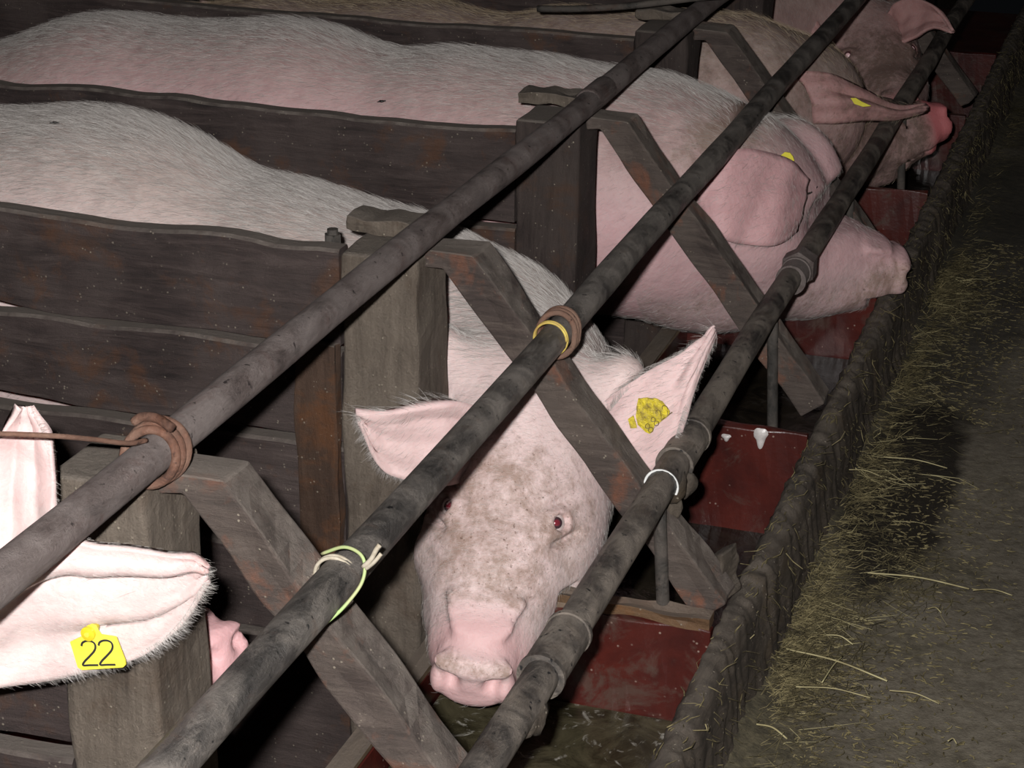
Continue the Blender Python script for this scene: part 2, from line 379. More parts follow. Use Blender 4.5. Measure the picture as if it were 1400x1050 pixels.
# ================================================================== the setting
def quadsheet(x0, x1, y0, y1, z, nx, ny, hf=None):
    xs, ys = np.linspace(x0, x1, nx), np.linspace(y0, y1, ny)
    V = [(x, y, z + (hf(x, y) if hf else 0)) for x in xs for y in ys]
    F = [(i * ny + j, (i + 1) * ny + j, (i + 1) * ny + j + 1, i * ny + j + 1) for i in range(nx - 1) for j in range(ny - 1)]
    return V, F
o = mesh_obj('floor', *quadsheet(0.385, 3.2, -2.2, 9.0, 0.44, 60, 180, lambda x, y: 0.006 * math.sin(x * 9 + y * 4) * math.sin(y * 7.3) + 0.018 * math.exp(-(x - .385) / .05) * (1 + .5 * math.sin(y * 13))), MAT['floor'], smooth=True, origin=(0.39, 0, 0.44)); o['kind'] = 'structure'
o = mesh_obj('stall_floor', *quadsheet(-3.0, 0.02, -2.2, 9.0, 0.20, 12, 24), MAT['stallfloor']); o['kind'] = 'structure'
for nm, (a, b, c, d) in dict(wall_back=((-3, 9, 0.1), (3.2, 9, 0.1), (3.2, 9, 3.2), (-3, 9, 3.2)), wall_left=((-3, -2.2, 0.1), (-3, 9, 0.1), (-3, 9, 3.2), (-3, -2.2, 3.2)),
                             wall_right=((3.2, 9, 0.1), (3.2, -2.2, 0.1), (3.2, -2.2, 3.2), (3.2, 9, 3.2))).items():
    nrm = np.cross(np.array(b) - a, np.array(d) - a); nrm = nrm / np.linalg.norm(nrm) * -0.1
    P = [np.array(q, float) for q in (a, b, c, d)]; P += [q - nrm * (1 if nm != 'x' else 0) * -1 for q in P]
    o = mesh_obj(nm, P, [(0, 1, 2, 3), (7, 6, 5, 4), (0, 4, 5, 1), (1, 5, 6, 2), (2, 6, 7, 3), (3, 7, 4, 0)], MAT['plank']); o['kind'] = 'structure'

# ---- trough: bottom, inner board, outer wall, dividers, water
TB = 0.405
V, F = bar((0.20, -1.2, TB - 0.02), (0.20, 5.2, TB - 0.02), X, Z, 0.34, 0.04, 40, 0.0008)
tb = mesh_obj('feed_trough', V, F, MAT['red'])
tag(tb, 'long red-brown painted feed trough running in front of the stalls under the pipes', 'trough')
V, F = bar((0.022, -1.2, 0.355), (0.022, 5.2, 0.355), X, Z, 0.024, 0.27, 60, 0.0012)
mesh_obj('inner_wall', V, F, MAT['red'], tb)
V, F = bar((0.022, -1.2, 0.4955), (0.022, 5.2, 0.4955), X, Z, 0.027, 0.012, 90, 0.0015)
e = mesh_obj('edge_strip', V, F, MAT['edge'], tb); e['label'] = 'bare wooden edge strip'
# outer wall: crusted timber with a rough crest
ny = 1300; ys = np.linspace(-1.2, 5.2, ny)
prof = [(0.352, 0.385), (0.3535, 0.47), (0.354, 0.53), (0.357, 0.560), (0.364, 0.571), (0.374, 0.572), (0.384, 0.566), (0.390, 0.552), (0.393, 0.53), (0.396, 0.50), (0.400, 0.47), (0.407, 0.44), (0.409, 0.385)]
low = [nz(ny, 1.0, 45) for _ in prof]; hi = [nz(ny, 1.0, 2) for _ in prof]
V = []
for i, yv in enumerate(ys):
    for j, (px_, pz_) in enumerate(prof):
        k = 0.4 if j < 3 else 1.0
        V.append((px_ + k * (0.0016 * low[j][i] + 0.0016 * hi[j][i]), yv, pz_ + (k * (0.0022 * low[(j // 4)][i] + 0.0016 * hi[-1 - j][i]) if 0 < j < 11 else 0)))
n = len(prof); F = [(i * n + j, (i + 1) * n + j, (i + 1) * n + (j + 1) % n, i * n + (j + 1) % n) for i in range(ny - 1) for j in range(n)]
F += [tuple(range(n)), tuple((ny - 1) * n + j for j in range(n))[::-1]]
ow = mesh_obj('outer_wall', V, F, MAT['wall'], tb, smooth=True); ow['label'] = 'dung-crusted outer trough board'

DIV = [0.60, 1.20, 1.835, 2.48, 3.13, 3.8]
dl = ['red trough divider with bare wooden top edge under the nearest pig snout', 'red trough divider with two milky drips on its top edge',
      'red trough divider below the snout of the pig in profile', 'brown trough divider behind the big pig snout, beyond the lower pipe union',
      'trough divider under the far pig with the folded ear', 'farthest trough divider in the dark']
for i, yv in enumerate(DIV):
    V, F = bar((0.032, yv, TB + 0.083), (0.356, yv, TB + 0.083), Y, Z, 0.016, 0.166, 20, 0.0012)
    d = bevel(mesh_obj('trough_divider', V, F, MAT['red']), 0.002); tag(d, dl[i], 'divider', 'trough dividers')
    if i == 0:
        V, F = bar((0.034, yv + .004, TB + 0.170), (0.354, yv + .004, TB + 0.172), Y, Z, 0.026, 0.012, 24, 0.0016)
        e = mesh_obj('top_edge', V, F, wood('divider_edge_wood', 0, (0.06, 0.03, 0.014), (0.13, 0.07, 0.035), (0.2, 0.13, 0.075), (0.25, 0.10, 0.03)), d); e['label'] = 'bare orange-brown wooden top edge'
    if i == 1:
        for (px, py, rx, rz) in ((1040, 598, .010, .016), (993, 598, .007, .006)):
            c = at(px, py, yv - 0.0085); V = []; F = []
            for a in range(20):
                th = 2 * math.pi * a / 20; wv = 1 + .15 * math.sin(3 * th)
                for q in range(4):
                    s_ = (1, .8, .45, 0.02)[q]; V.append((c[0] + rx * s_ * wv * math.cos(th) * (1 if math.sin(th) > 0 else 0.75), c[1] - (0, .0018, .003, .0034)[q], c[2] + rz * s_ * wv * math.sin(th)))
            for a in range(20):
                b = (a + 1) % 20
                for q in range(3): F.append((a * 4 + q, a * 4 + q + 1, b * 4 + q + 1, b * 4 + q))
            e = mesh_obj('milky_drip', V, F, MAT['foam'], d, smooth=True)
WL = ['murky water with foam and feed bits in the nearest trough section', 'dark water in the trough section under the ear with the yellow tag',
      'dark water in the trough section under the pig in profile', 'dark water in the far trough section']
bounds = [(-0.6, .59, 'water_dark', .438), (.61, 1.19, 'water_dark', .412), (1.21, 1.825, 'water_dark', .452), (1.845, 2.47, 'water_dark', .44), (2.49, 3.12, 'water_dark', .44)]
bounds[0] = (-0.5, .59, 'water_murky', .445)
for i, (a, b, mt, zz) in enumerate(bounds):
    V, F = bar((0.195, a, (zz + TB + .001) / 2), (0.195, b, (zz + TB + .001) / 2), X, Z, 0.312, zz - TB - .001, 2, 0.0)
    o = mesh_obj('trough_water', V, F, MAT[mt]); tag(o, (WL + ['black water in the farthest trough section'])[i], 'water', None, 'stuff')

# ---- posts, planks, slanted braces
PL = ['nearest grey-brown post, behind the ear with the tag reading 22', 'speckled wooden post left of the face-on pig, its ear in front of it',
      'dark wooden post between the face-on pig and the pig in profile', 'dark far post just behind the neck of the pig in profile',
      'farthest visible post at the top edge, before the pig with the painted eye glow', 'wooden post hidden in the dark beyond the last pig']
posts = []
for n_ in range(6):
    y0 = n_ * S
    lean = 0.012 if n_ == 0 else (0.004 if n_ == 1 else 0)
    V, F = bar((-0.052 + lean, y0, 0.2), (-0.0525, y0, 0.972), X, Y, 0.095, 0.10, 40, 0.0014)
    p = bevel(mesh_obj('wooden_post', V, F, MAT['post' if n_ < 2 else 'plank_post']), 0.006, 3)
    tag(p, PL[n_], 'post', 'stall posts'); posts.append(p)
    if n_ in (1, 2, 3):
        V, F = bar((-0.115, y0 + .035, 0.988), (-0.02, y0 + .035, 0.985), Y, Z, 0.05, 0.016, 12, 0.0015)
        e = bevel(mesh_obj('top_slab', V, F, MAT['post'], p), .005, 3)
def plank(n_, z0, z1, x0, x1, yoff=-.03, th=.028, label='', mat='plank', dip=0.0, seg=60, jit=.0018, slope=0.0):
    yv = n_ * S + yoff
    xs = np.linspace(x0, x1, seg + 1); V = []
    tj = nz(seg + 1, .0022, 4); bj = nz(seg + 1, .0022, 5); cj = nz(seg + 1, .0012, 1); dj = nz(seg + 1, .0012, 1); fy = nz(seg + 1, .0015, 6)
    for i, x_ in enumerate(xs):
        t = (i / seg)
        zt = z1 + tj[i] + cj[i] + dip * math.sin(math.pi * t) ; zb = z0 + bj[i] + dj[i]
        zm = (zt + zb) / 2
        for a, b in ((-.5, zb), (-.5, zm), (-.5, zt - .004), (-.38, zt), (.38, zt), (.5, zt - .004), (.5, zm), (.5, zb)):
            V.append((x_, yv + a * th + fy[i], b + slope * (x_ - x1)))
    F = []
    for i in range(seg):
        for j in range(8): F.append((i * 8 + j, i * 8 + (j + 1) % 8, (i + 1) * 8 + (j + 1) % 8, (i + 1) * 8 + j))
    F += [tuple(range(8))[::-1], tuple(seg * 8 + j for j in range(8))]
    o = mesh_obj('plank', V, [f[::-1] for f in F], MAT[mat])
    tag(o, label, 'plank', 'partition planks'); return o
# nearest full partition (stall line 1), its four boards
x_end = -0.101
k1 = plank(1, .8535, .975, -1.75, x_end, label='top plank of the partition in front of the nearest pig back, chipped upper edge')
plank(1, .735, .8425, -1.75, x_end, label='second plank from the top, under the narrow pinkish gap, behind the near pipe')
plank(1, .590, .722, -1.75, x_end, label='third plank from the top of the nearest partition, left of the speckled post')
plank(1, .465, .578, -1.75, x_end, label='low brown plank seen through the triangle between near post and slanted brace', mat='plank')
plank(1, .20, .452, -1.75, x_end, label='bottom plank of the nearest partition, above the trough edge', mat='plank')
V, F = bar((-.128, 1 * S - .052, .46), (-.128, 1 * S - .052, .86), X, Y, 0.052, 0.016, 24, .0012)
o = bevel(mesh_obj('wooden_cleat', V, F, MAT['plank_brown']), .002); tag(o, 'upright brown cleat nailed over the planks beside the speckled post', 'cleat')
# bolt on the top plank corner
bp = at(455, 326, .64)
V, F = merge([tube([(bp[0], .64, .970), (bp[0], .64, .980)], .010, 6), tube([(bp[0], .64, .980), (bp[0], .64, .986)], .0065, 12)])
o = mesh_obj('bolt', V, F, MAT['rod'], k1)
for n_, zt, names in ((0, .965, ('top plank left of the nearest post, behind the upright pig ear', 'plank left of the nearest post, below the ear with tag 22', 'lower plank left of the nearest post at the bottom left corner', 'lowest plank of the nearest partition, left of the nearest post')),
                      (2, .953, ('long upper plank between the two long pig backs', 'second plank between the two long pig backs', 'plank low between the face-on pig and the pig in profile', 'bottom plank beside the neck of the face-on pig')),
                      (3, .953, ('dark top plank behind the second pig back', 'second plank behind the second pig back', 'third plank behind the pig in profile', 'bottom plank behind the pig in profile')),
                      (4, .955, ('dark top plank at the upper frame edge', 'second plank beyond the third pig', 'third plank beyond the third pig', 'bottom plank beyond the third pig')),
                      (5, .955, ('farthest top plank in the dark', 'farthest second plank in the dark', 'farthest third plank in the dark', 'farthest bottom plank in the dark'))):
    hs = [(zt - .135, zt), (zt - .27, zt - .148), (zt - .45, zt - .285), (.2, zt - .465)]
    for k, (a, b) in enumerate(hs):
        plank(n_, a, b, -1.75, x_end, label=names[k], yoff=-.03)

BL = {0: 'nearest slanted brace from the wire-bound post down to the bottom edge', 1: 'slanted brace crossing above the face of the face-on pig',
      2: 'slanted brace crossing the neck of the pig in profile', 3: 'slanted brace before the tan pig neck, its foot beyond the big snout', 5: 'farthest slanted brace in the dark at top right'}
brace_end = {0: .366, 1: .366, 2: .364, 3: .364, 5: .364}
BRA = np.array([1, -1.255]) / math.hypot(1, 1.255); BRN = np.array([1.255, 1]) / math.hypot(1, 1.255)
BRT = np.array([.056, .978])
def brace(n_):
    yc = n_ * S; y0 = yc - .031; xe = brace_end[n_]; a, nn, T0, th = BRA, BRN, BRT, .041
    t1 = (xe - T0[0]) / a[0]; Bp = T0 + a * ((.977 - T0[1]) / a[1])
    A_ = np.array([-.004, .977]); C_ = T0 + a * t1; D_ = C_ - nn * th
    L0 = T0 - nn * th; E1 = L0 + a * ((.960 - L0[1]) / a[1]); E_ = np.array([-.004, .958])
    segs = 26; V = []; rows = []
    js = [nz(segs + 4, .0014, 2) for _ in range(8)]
    def row(top, bot, i):
        r = []
        for (yy, pt, j) in ((0, bot, 0), (0, (bot + top) / 2, 1), (0, top, 2), (.5, top, 3), (1, top, 4), (1, (bot + top) / 2, 5), (1, bot, 6), (.5, bot, 7)):
            V.append((pt[0] + js[j][i], y0 + .005 + .052 * yy + js[(j + 3) % 8][i], pt[1] + js[(j + 5) % 8][i])); r.append(len(V) - 1)
        rows.append(r)
    row(A_, E_, 0); row(A_ + (E1[0] - A_[0]) * np.array([1, 0]), E1, 1); E_ = E1
    for i in range(segs + 1):
        t = i / segs; row(Bp + (C_ - Bp) * t, (E_ + (D_ - E_) * (0.10 + .90 * t)), i + 2)
    F = []
    for p, q in zip(rows, rows[1:]):
        for j in range(8): F.append((p[j], q[j], q[(j + 1) % 8], p[(j + 1) % 8]))
    F += [tuple(rows[0]), tuple(rows[-1][::-1])]
    o = bevel(mesh_obj('slanted_brace', V, [f[::-1] for f in F], MAT['beam']), .003, 2)
    return tag(o, BL[n_], 'brace', 'slanted braces carrying the pipes')
for n_ in (0, 1, 2, 3, 5): brace(n_)

# ---- pipes
def pipe_tube(x, z, r, y0, y1, wob=.0015, n=16, seg=140, ax=None):
    ys = np.linspace(y0, y1, seg); wx, wz = nz(seg, wob, 12), nz(seg, wob, 12); rr = r + nz(seg, r * .02, 2)
    return tube(np.stack([x + wx, ys, z + wz], 1), r, n, rad=rr)
PR = 0.0172
top = mesh_obj('top_pipe', *pipe_tube(0, 1.0, PR, -1.25, 5.2), MAT['pipe_top'], smooth=True)
tag(top, 'dusty brown top pipe resting on the post tops', 'pipe')
mesh_obj('sleeve', *tube([(0, 1.27, 1), (0, 1.275, 1), (0, 1.36, 1), (0, 1.365, 1)], .0185, 18, rad=[.017, .0187, .0187, .017]), MAT['pipe_top'], top, smooth=True)
midp = mesh_obj('middle_pipe', *pipe_tube(.1545, .8985, PR, -1.1, 5.2), MAT['pipe_mid'], smooth=True)
tag(midp, 'middle pipe crossing over the forehead of the face-on pig, shiny worn spots', 'pipe')
lowp = mesh_obj('lower_pipe', *pipe_tube(.2794, .7208, PR + .0008, -.9, 5.2), MAT['pipe_low'], smooth=True)
tag(lowp, 'lower dirt-crusted pipe passing right of the pig snout, with couplings', 'pipe')
def ringpart(name, y0, y1, r, n=24, lip=.0016, mat='pipe_low'):
    o = mesh_obj(name, *tube([(.2794, y, .7208) for y in (y0, y0 + .002, y0 + .008, y0 + .009, y1 - .009, y1 - .008, y1 - .002, y1)], r, n,
                             rad=[PR, r + lip, r + lip, r, r, r + lip, r + lip, PR]), MAT[mat], lowp, smooth=False)
    return o
ringpart('coupling', .175, .275, .0225); ringpart('coupling', .70, .80, .0215); ringpart('coupling', 1.415, 1.465, .0215, mat='pipe_top')
o = mesh_obj('hex_union', *tube([(.2794, y, .7208) for y in (1.468, 1.472, 1.505, 1.509)], .027, 6, rad=[.022, .0275, .0275, .022]), MAT['pipe_top'], lowp); o['label'] = 'rusty six-sided union nut'
# caked dirt lumps around the pipe by the second brace
def lump(c, r, seed, mat, name, parent, stretch=(1, 1, 1)):
    g = np.random.default_rng(seed); V = []; F = []; nu, nv = 18, 12
    ph = g.uniform(0, 6, 6)
    for i in range(nv + 1):
        for j in range(nu):
            th = math.pi * i / nv; f = 2 * math.pi * j / nu
            k = 1 + .18 * math.sin(3 * f + ph[0]) * math.sin(2 * th + ph[1]) + .12 * math.sin(5 * f + ph[2] + 3 * th) + g.normal() * .03
            V.append((c[0] + stretch[0] * r * k * math.sin(th) * math.cos(f), c[1] + stretch[1] * r * k * math.sin(th) * math.sin(f), c[2] + stretch[2] * r * k * math.cos(th)))
    for i in range(nv):
        for j in range(nu): F.append((i * nu + j, i * nu + (j + 1) % nu, (i + 1) * nu + (j + 1) % nu, (i + 1) * nu + j))
    return mesh_obj(name, V, [f[::-1] for f in F], MAT[mat], parent, smooth=True)
lump((.284, .668, .712), .0195, 3, 'wall', 'caked_dung', lowp, (1, 1.9, 1)); lump((.296, .700, .700), .012, 8, 'wall', 'caked_dung', lowp, (1, 1.6, 1.2)); lump((.290, .655, .690), .010, 9, 'wall', 'caked_dung', lowp, (1, 1.1, 1.9))
lump((.287, .12, .711), .0165, 5, 'wall', 'caked_dung', lowp, (1, 1.6, .9))

# ---- upright rods under the lower pipe
RL = ['upright rod under the lower pipe at the bottom edge, right of the snout', 'upright rod standing in the trough behind the brace foot near the pig face',
      'upright rod under the lower pipe below the jaw of the pig in profile', 'upright rod beyond the big snout', 'thin upright rod crossing the far pink snout']
for i, (yy, xx) in enumerate(((-.0, .305), (.62, .305), (1.27, .300), (1.93, .305), (2.57, .30))):
    V, F = tube([(.283 + (xx - .283) * k / 8, yy, z) for k, z in enumerate(np.linspace(.706, TB + .002, 9))], .008 if i else .012, 10)
    o = mesh_obj('support_rod', V, F, MAT['rod'], smooth=True); tag(o, RL[i], 'rod', 'rods holding up the lower pipe')

# ---- wires
def coil(c, r, axis_y, turns, pitch, wr, mat, name, label, n=24, tilt=0.0, tail=None, parent=None):
    P = []
    for k in range(int(turns * n) + 1):
        a = 2 * math.pi * k / n
        P.append((c[0] + r * math.cos(a), c[1] + pitch * k / n + tilt * math.sin(a), c[2] + r * math.sin(a) * 1.02))
    if tail: P += [tuple(t) for t in tail]
    V, F = tube(spline(P, len(P) * 2), wr, 8)
    o = mesh_obj(name, V, F, MAT[mat], parent, smooth=True)
    if parent is None: tag(o, label, 'wire')
    return o
# thick rusty wire wrapped round the top pipe with a tail running left
y0 = at(205, 605, 0)[1]
parts = []
cy = -.045
for k, dy in enumerate((0, .008, .017)):
    parts.append(tube([(.0225 * math.cos(a) * (1 + .05 * k), cy + dy + .008 * math.sin(a + .5), 1 + .0225 * math.sin(a) * (1 + .05 * k)) for a in np.linspace(0, 2 * math.pi, 33)[:-1]], .0042, 8, closed=True))
parts.append(tube(spline([at(183, 577, -.03), at(195, 570, -.03), at(215, 572, -.035), at(235, 585, -.045)], 16), .0042, 8))
parts.append(tube(spline([at(-60, 592, -.19), at(0, 593, -.18), at(75, 596, -.16), at(130, 601, -.12), at(175, 606, -.085), at(200, 602, -.06)], 40), .0022, 8))
o = mesh_obj('binding_wire', *merge(parts), MAT['rust'], smooth=True); tag(o, 'thick orange rusty wire wrapped around the top pipe on the nearest post', 'wire')
# twine at middle pipe / nearest brace
parts = [tube(spline([at(440, 757, -.03), at(470, 748, -.035), at(492, 757, -.04), at(499, 775, -.045), at(493, 800, -.05), at(470, 830, -.06), at(448, 850, -.065), at(434, 860, -.065), at(436, 850, -.062), at(452, 840, -.06)], 60), .0016, 6)]
o = mesh_obj('green_twine', *merge(parts), MAT['twine_green'], smooth=True); tag(o, 'greenish twine loop hanging from the middle pipe at the nearest brace', 'twine')
parts = [tube(spline([at(496, 775, -.045), at(507, 765, -.048), at(514, 752, -.05), at(519, 745, -.05)], 12), .0022, 6), tube(spline([at(500, 778, -.045), at(512, 768, -.05), at(521, 757, -.05)], 12), .0018, 6)]
o = mesh_obj('knot', *merge(parts), MAT['twine_grey'], o, smooth=True)
coil((.1545, -.018, .8985), .0192, 1, 1.9, .004, .0018, 'twine_grey', 'tie_twine', 'pale twine tied round the middle pipe beside the green loop')
# second brace: rusty coils and yellow twine
parts = []
for dy in (.0, .008, .016):
    parts.append(tube([(.1545 + .0215 * math.cos(a), .625 + dy + .006 * math.sin(a), .8985 + .0215 * math.sin(a) - (.006 if math.sin(a) < 0 else 0)) for a in np.linspace(0, 2 * math.pi, 29)[:-1]], .0034, 8, closed=True))
parts.append(tube(spline([at(752, 470, .62), at(762, 478, .62), at(772, 482, .62), at(783, 476, .62)], 12), .0026, 8))
o = mesh_obj('binding_wire', *merge(parts), MAT['rust'], smooth=True); tag(o, 'small rusty wire coil on the middle pipe above the pig forehead', 'wire')
coil((.1545, .600, .8985), .0192, 1, 1.6, .004, .0015, 'twine_yellow', 'tie_twine', 'yellow twine round the middle pipe above the pig forehead')
o = mesh_obj('white_tie', *tube([(.2794 + .0195 * math.cos(a), .640, .7208 + .0195 * math.sin(a)) for a in np.linspace(0, 2 * math.pi, 33)[:-1]], .0016, 8, closed=True), MAT['white_plastic'], smooth=True)
tag(o, 'thin white ring around the lower pipe at the brace right of the pig face', 'tie')
parts = [tube(spline([at(735, 12, 1.9), at(790, 12, 1.9), at(860, 8, 1.9), at(945, -2, 1.93), at(985, -6, 1.94)], 30), .006, 8)]
o = mesh_obj('iron_rod', *merge(parts), MAT['rod'], smooth=True); tag(o, 'thin dark rod lying from the far top plank to the top pipe', 'rod')

# ================================================================== pigs: smooth implicit bodies turned into meshes
def axis_grid(lo, hi, flo, fhi, fine, coarse):
    """coordinates from lo to hi, fine between flo and fhi, growing to coarse outside"""
    mid = list(np.arange(flo, fhi, fine)); a = []; x, h = flo, fine
    while x > lo: h = min(coarse, h * 1.12); x -= h; a.append(x)
    b = []; x, h = mid[-1], fine
    while x < hi: h = min(coarse, h * 1.12); x += h; b.append(x)
    return np.array(a[::-1] + mid + b, np.float32)
class Field:
    def __init__(s, xs, ys, zs):
        s.ax = (xs, ys, zs); s.D = np.full((len(xs), len(ys), len(zs)), 1.0, np.float32)
    def sl(s, lo, hi):
        r = []
        for a, l, h in zip(s.ax, lo, hi):
            i, j = np.searchsorted(a, l), np.searchsorted(a, h); r.append(slice(max(0, i - 1), min(len(a), j + 1)))
        return tuple(r)
    def pts(s, q):
        return np.meshgrid(*(a[k] for a, k in zip(s.ax, q)), indexing='ij')
    def apply(s, q, d, k, sub=False):
        D = s.D[q]
        if sub: a = D; b = -d; h = np.clip(.5 - .5 * (b - a) / k, 0, 1); s.D[q] = b * (1 - h) + a * h + k * h * (1 - h)
        else: h = np.clip(.5 + .5 * (d - D) / k, 0, 1); s.D[q] = d * (1 - h) + D * h - k * h * (1 - h)
    def ell(s, c, r, B=np.eye(3), k=.03, sub=False):
        c = np.array(c, np.float32); r = np.array(r, np.float32); R_ = r.max() + k + .02
        q = s.sl(c - R_, c + R_)
        if min(len(range(*x.indices(10 ** 6))) for x in q) < 1: return
        x, y, z = s.pts(q); x = x - c[0]; y = y - c[1]; z = z - c[2]; B = B.astype(np.float32)
        u = [(x * b[0] + y * b[1] + z * b[2]) for b in B]
        k0 = np.sqrt(sum((a / e) ** 2 for a, e in zip(u, r))); k1 = np.sqrt(sum((a / (e * e)) ** 2 for a, e in zip(u, r))) + 1e-6
        s.apply(q, k0 * (k0 - 1) / k1, k, sub)
    def cone(s, a, b, ra, rb, k=.03, sub=False, flat=None):
        a = np.array(a, np.float32); b = np.array(b, np.float32); R_ = max(ra, rb) + k + .02
        q = s.sl(np.minimum(a, b) - R_, np.maximum(a, b) + R_); x, y, z = s.pts(q); d = b - a; L2 = float(d @ d)
        t = np.clip(((x - a[0]) * d[0] + (y - a[1]) * d[1] + (z - a[2]) * d[2]) / L2, 0, 1)
        dist = np.sqrt((x - a[0] - t * d[0]) ** 2 + (y - a[1] - t * d[1]) ** 2 + (z - a[2] - t * d[2]) ** 2)
        s.apply(q, dist - (ra + (rb - ra) * t), k, sub)
    def val(s, q):
        i, j, k = (min(len(a) - 1, int(np.searchsorted(a, v))) for a, v in zip(s.ax, q)); return s.D[i, j, k]
    def hit(s, px, py, y0, y1):
        for y_ in np.arange(y0, y1, .002):
            q = at(px, py, y_)
            if s.val(q) < 0: return q
        return at(px, py, y1)
    def boxcut(s, lo, hi, k=.008):
        lo, hi = np.array(lo, np.float32), np.array(hi, np.float32); q = s.sl(lo - .04, hi + .04)
        if min(len(range(*x.indices(10 ** 6))) for x in q) < 2: return
        x, y, z = s.pts(q); c = (lo + hi) / 2; h = (hi - lo) / 2
        d = [np.abs(a - cc) - hh for a, cc, hh in zip((x, y, z), c, h)]
        o_ = np.sqrt(sum(np.maximum(t, 0) ** 2 for t in d)) + np.minimum(np.maximum(np.maximum(d[0], d[1]), d[2]), 0)
        s.apply(q, o_, k, True)
    def press(s):
        """flesh gives way where it rests against pipes, posts, braces, rods and trough boards"""
        for n_ in range(6):
            y0 = n_ * S; s.boxcut((-.106, y0 - .056, .2), (.001, y0 + .056, .982))
            s.boxcut((-1.8, y0 - .050, .2), (-.10, y0 - .010, .965), .006)
            if n_ != 4:
                for t in np.linspace(-.03, .48, 26):
                    q = BRT - BRN * .0225 + BRA * t; s.boxcut((q[0] - .021, y0 - .036, q[1] - .021), (q[0] + .021, y0 + .036, q[1] + .021), .004)
        for yv in DIV: s.boxcut((.03, yv - .013, .40), (.36, yv + (.013 if yv != DIV[0] else .022), .578 if yv != DIV[0] else .590), .006)
        s.boxcut((.345, -1.2, .38), (.41, 5.2, .5775), .006); s.boxcut((.006, -1.2, .2), (.038, 5.2, .505), .006)
        for (x_, z_, r_) in ((0, 1, .0195), (.1545, .8985, .0195), (.2794, .7208, .0205)):
            for a in np.arange(-1.1, 5, .45): s.cone((x_, a, z_), (x_, a + .45, z_), r_, r_, .006, True)
        for a, b_ in ((.165, .285), (.69, .81), (1.40, 1.52)): s.cone((.2794, a, .7208), (.2794, b_, .7208), .027, .027, .006, True)
        for yy in (0, .62, 1.27, 1.93, 2.57): s.cone((.286, yy, .70), (.302, yy, .41), .012, .012, .006, True)
    def mesh(s):
        D = s.D; D[0] = D[-1] = 1; D[:, 0] = D[:, -1] = 1; D[:, :, 0] = D[:, :, -1] = 1
        neg = D < 0; nx, ny, nz_ = D.shape; cnt = np.zeros((nx - 1, ny - 1, nz_ - 1), np.int8)
        for i in (0, 1):
            for j in (0, 1):
                for k in (0, 1): cnt += neg[i:nx - 1 + i, j:ny - 1 + j, k:nz_ - 1 + k]
        ci, cj, ck = np.nonzero((cnt > 0) & (cnt < 8))
        idx = np.full(cnt.shape, -1, np.int32); idx[ci, cj, ck] = np.arange(len(ci))
        acc = np.zeros((len(ci), 3)); num = np.zeros(len(ci))
        corner = lambda o: (D[ci + o[0], cj + o[1], ck + o[2]], np.stack([s.ax[0][ci + o[0]], s.ax[1][cj + o[1]], s.ax[2][ck + o[2]]], 1))
        cs = {(i, j, k): corner((i, j, k)) for i in (0, 1) for j in (0, 1) for k in (0, 1)}
        for o in cs:
            for ax in range(3):
                if o[ax]: continue
                p = list(o); p[ax] = 1; p = tuple(p); (d0, p0), (d1, p1) = cs[o], cs[p]
                mk = (d0 < 0) != (d1 < 0); t = np.where(mk, d0 / np.where(mk, d0 - d1, 1), 0)
                acc += np.where(mk[:, None], p0 + (p1 - p0) * t[:, None], 0); num += mk
        V = acc / num[:, None]; F = []
        for ax in range(3):
            sh = [slice(None)] * 3; sh2 = list(sh); sh[ax] = slice(0, -1); sh2[ax] = slice(1, None)
            a, b = neg[tuple(sh)], neg[tuple(sh2)]; e = np.nonzero(a != b); sgn = a[e]
            o1, o2 = [(1, 2), (2, 0), (0, 1)][ax]
            def c(m1, m2):
                q = [e[0].copy(), e[1].copy(), e[2].copy()]; q[o1] -= m1; q[o2] -= m2
                return idx[tuple(q)]
            f = np.stack([c(0, 0), c(1, 0), c(1, 1), c(0, 1)], 1)
            f[~sgn] = f[~sgn][:, ::-1]; F.append(f)
        F = np.vstack(F); return V, F[(F >= 0).all(1)]

def nrm(v): v = np.array(v, float); return v / np.linalg.norm(v)
def frame(F_, U_):
    F_ = nrm(F_); U_ = np.array(U_, float); U_ = nrm(U_ - F_ * (U_ @ F_)); return np.array([F_, np.cross(U_, F_), U_])   # rows: forward, left, up
def cam2w(v): return RT.T @ np.array(v, float)

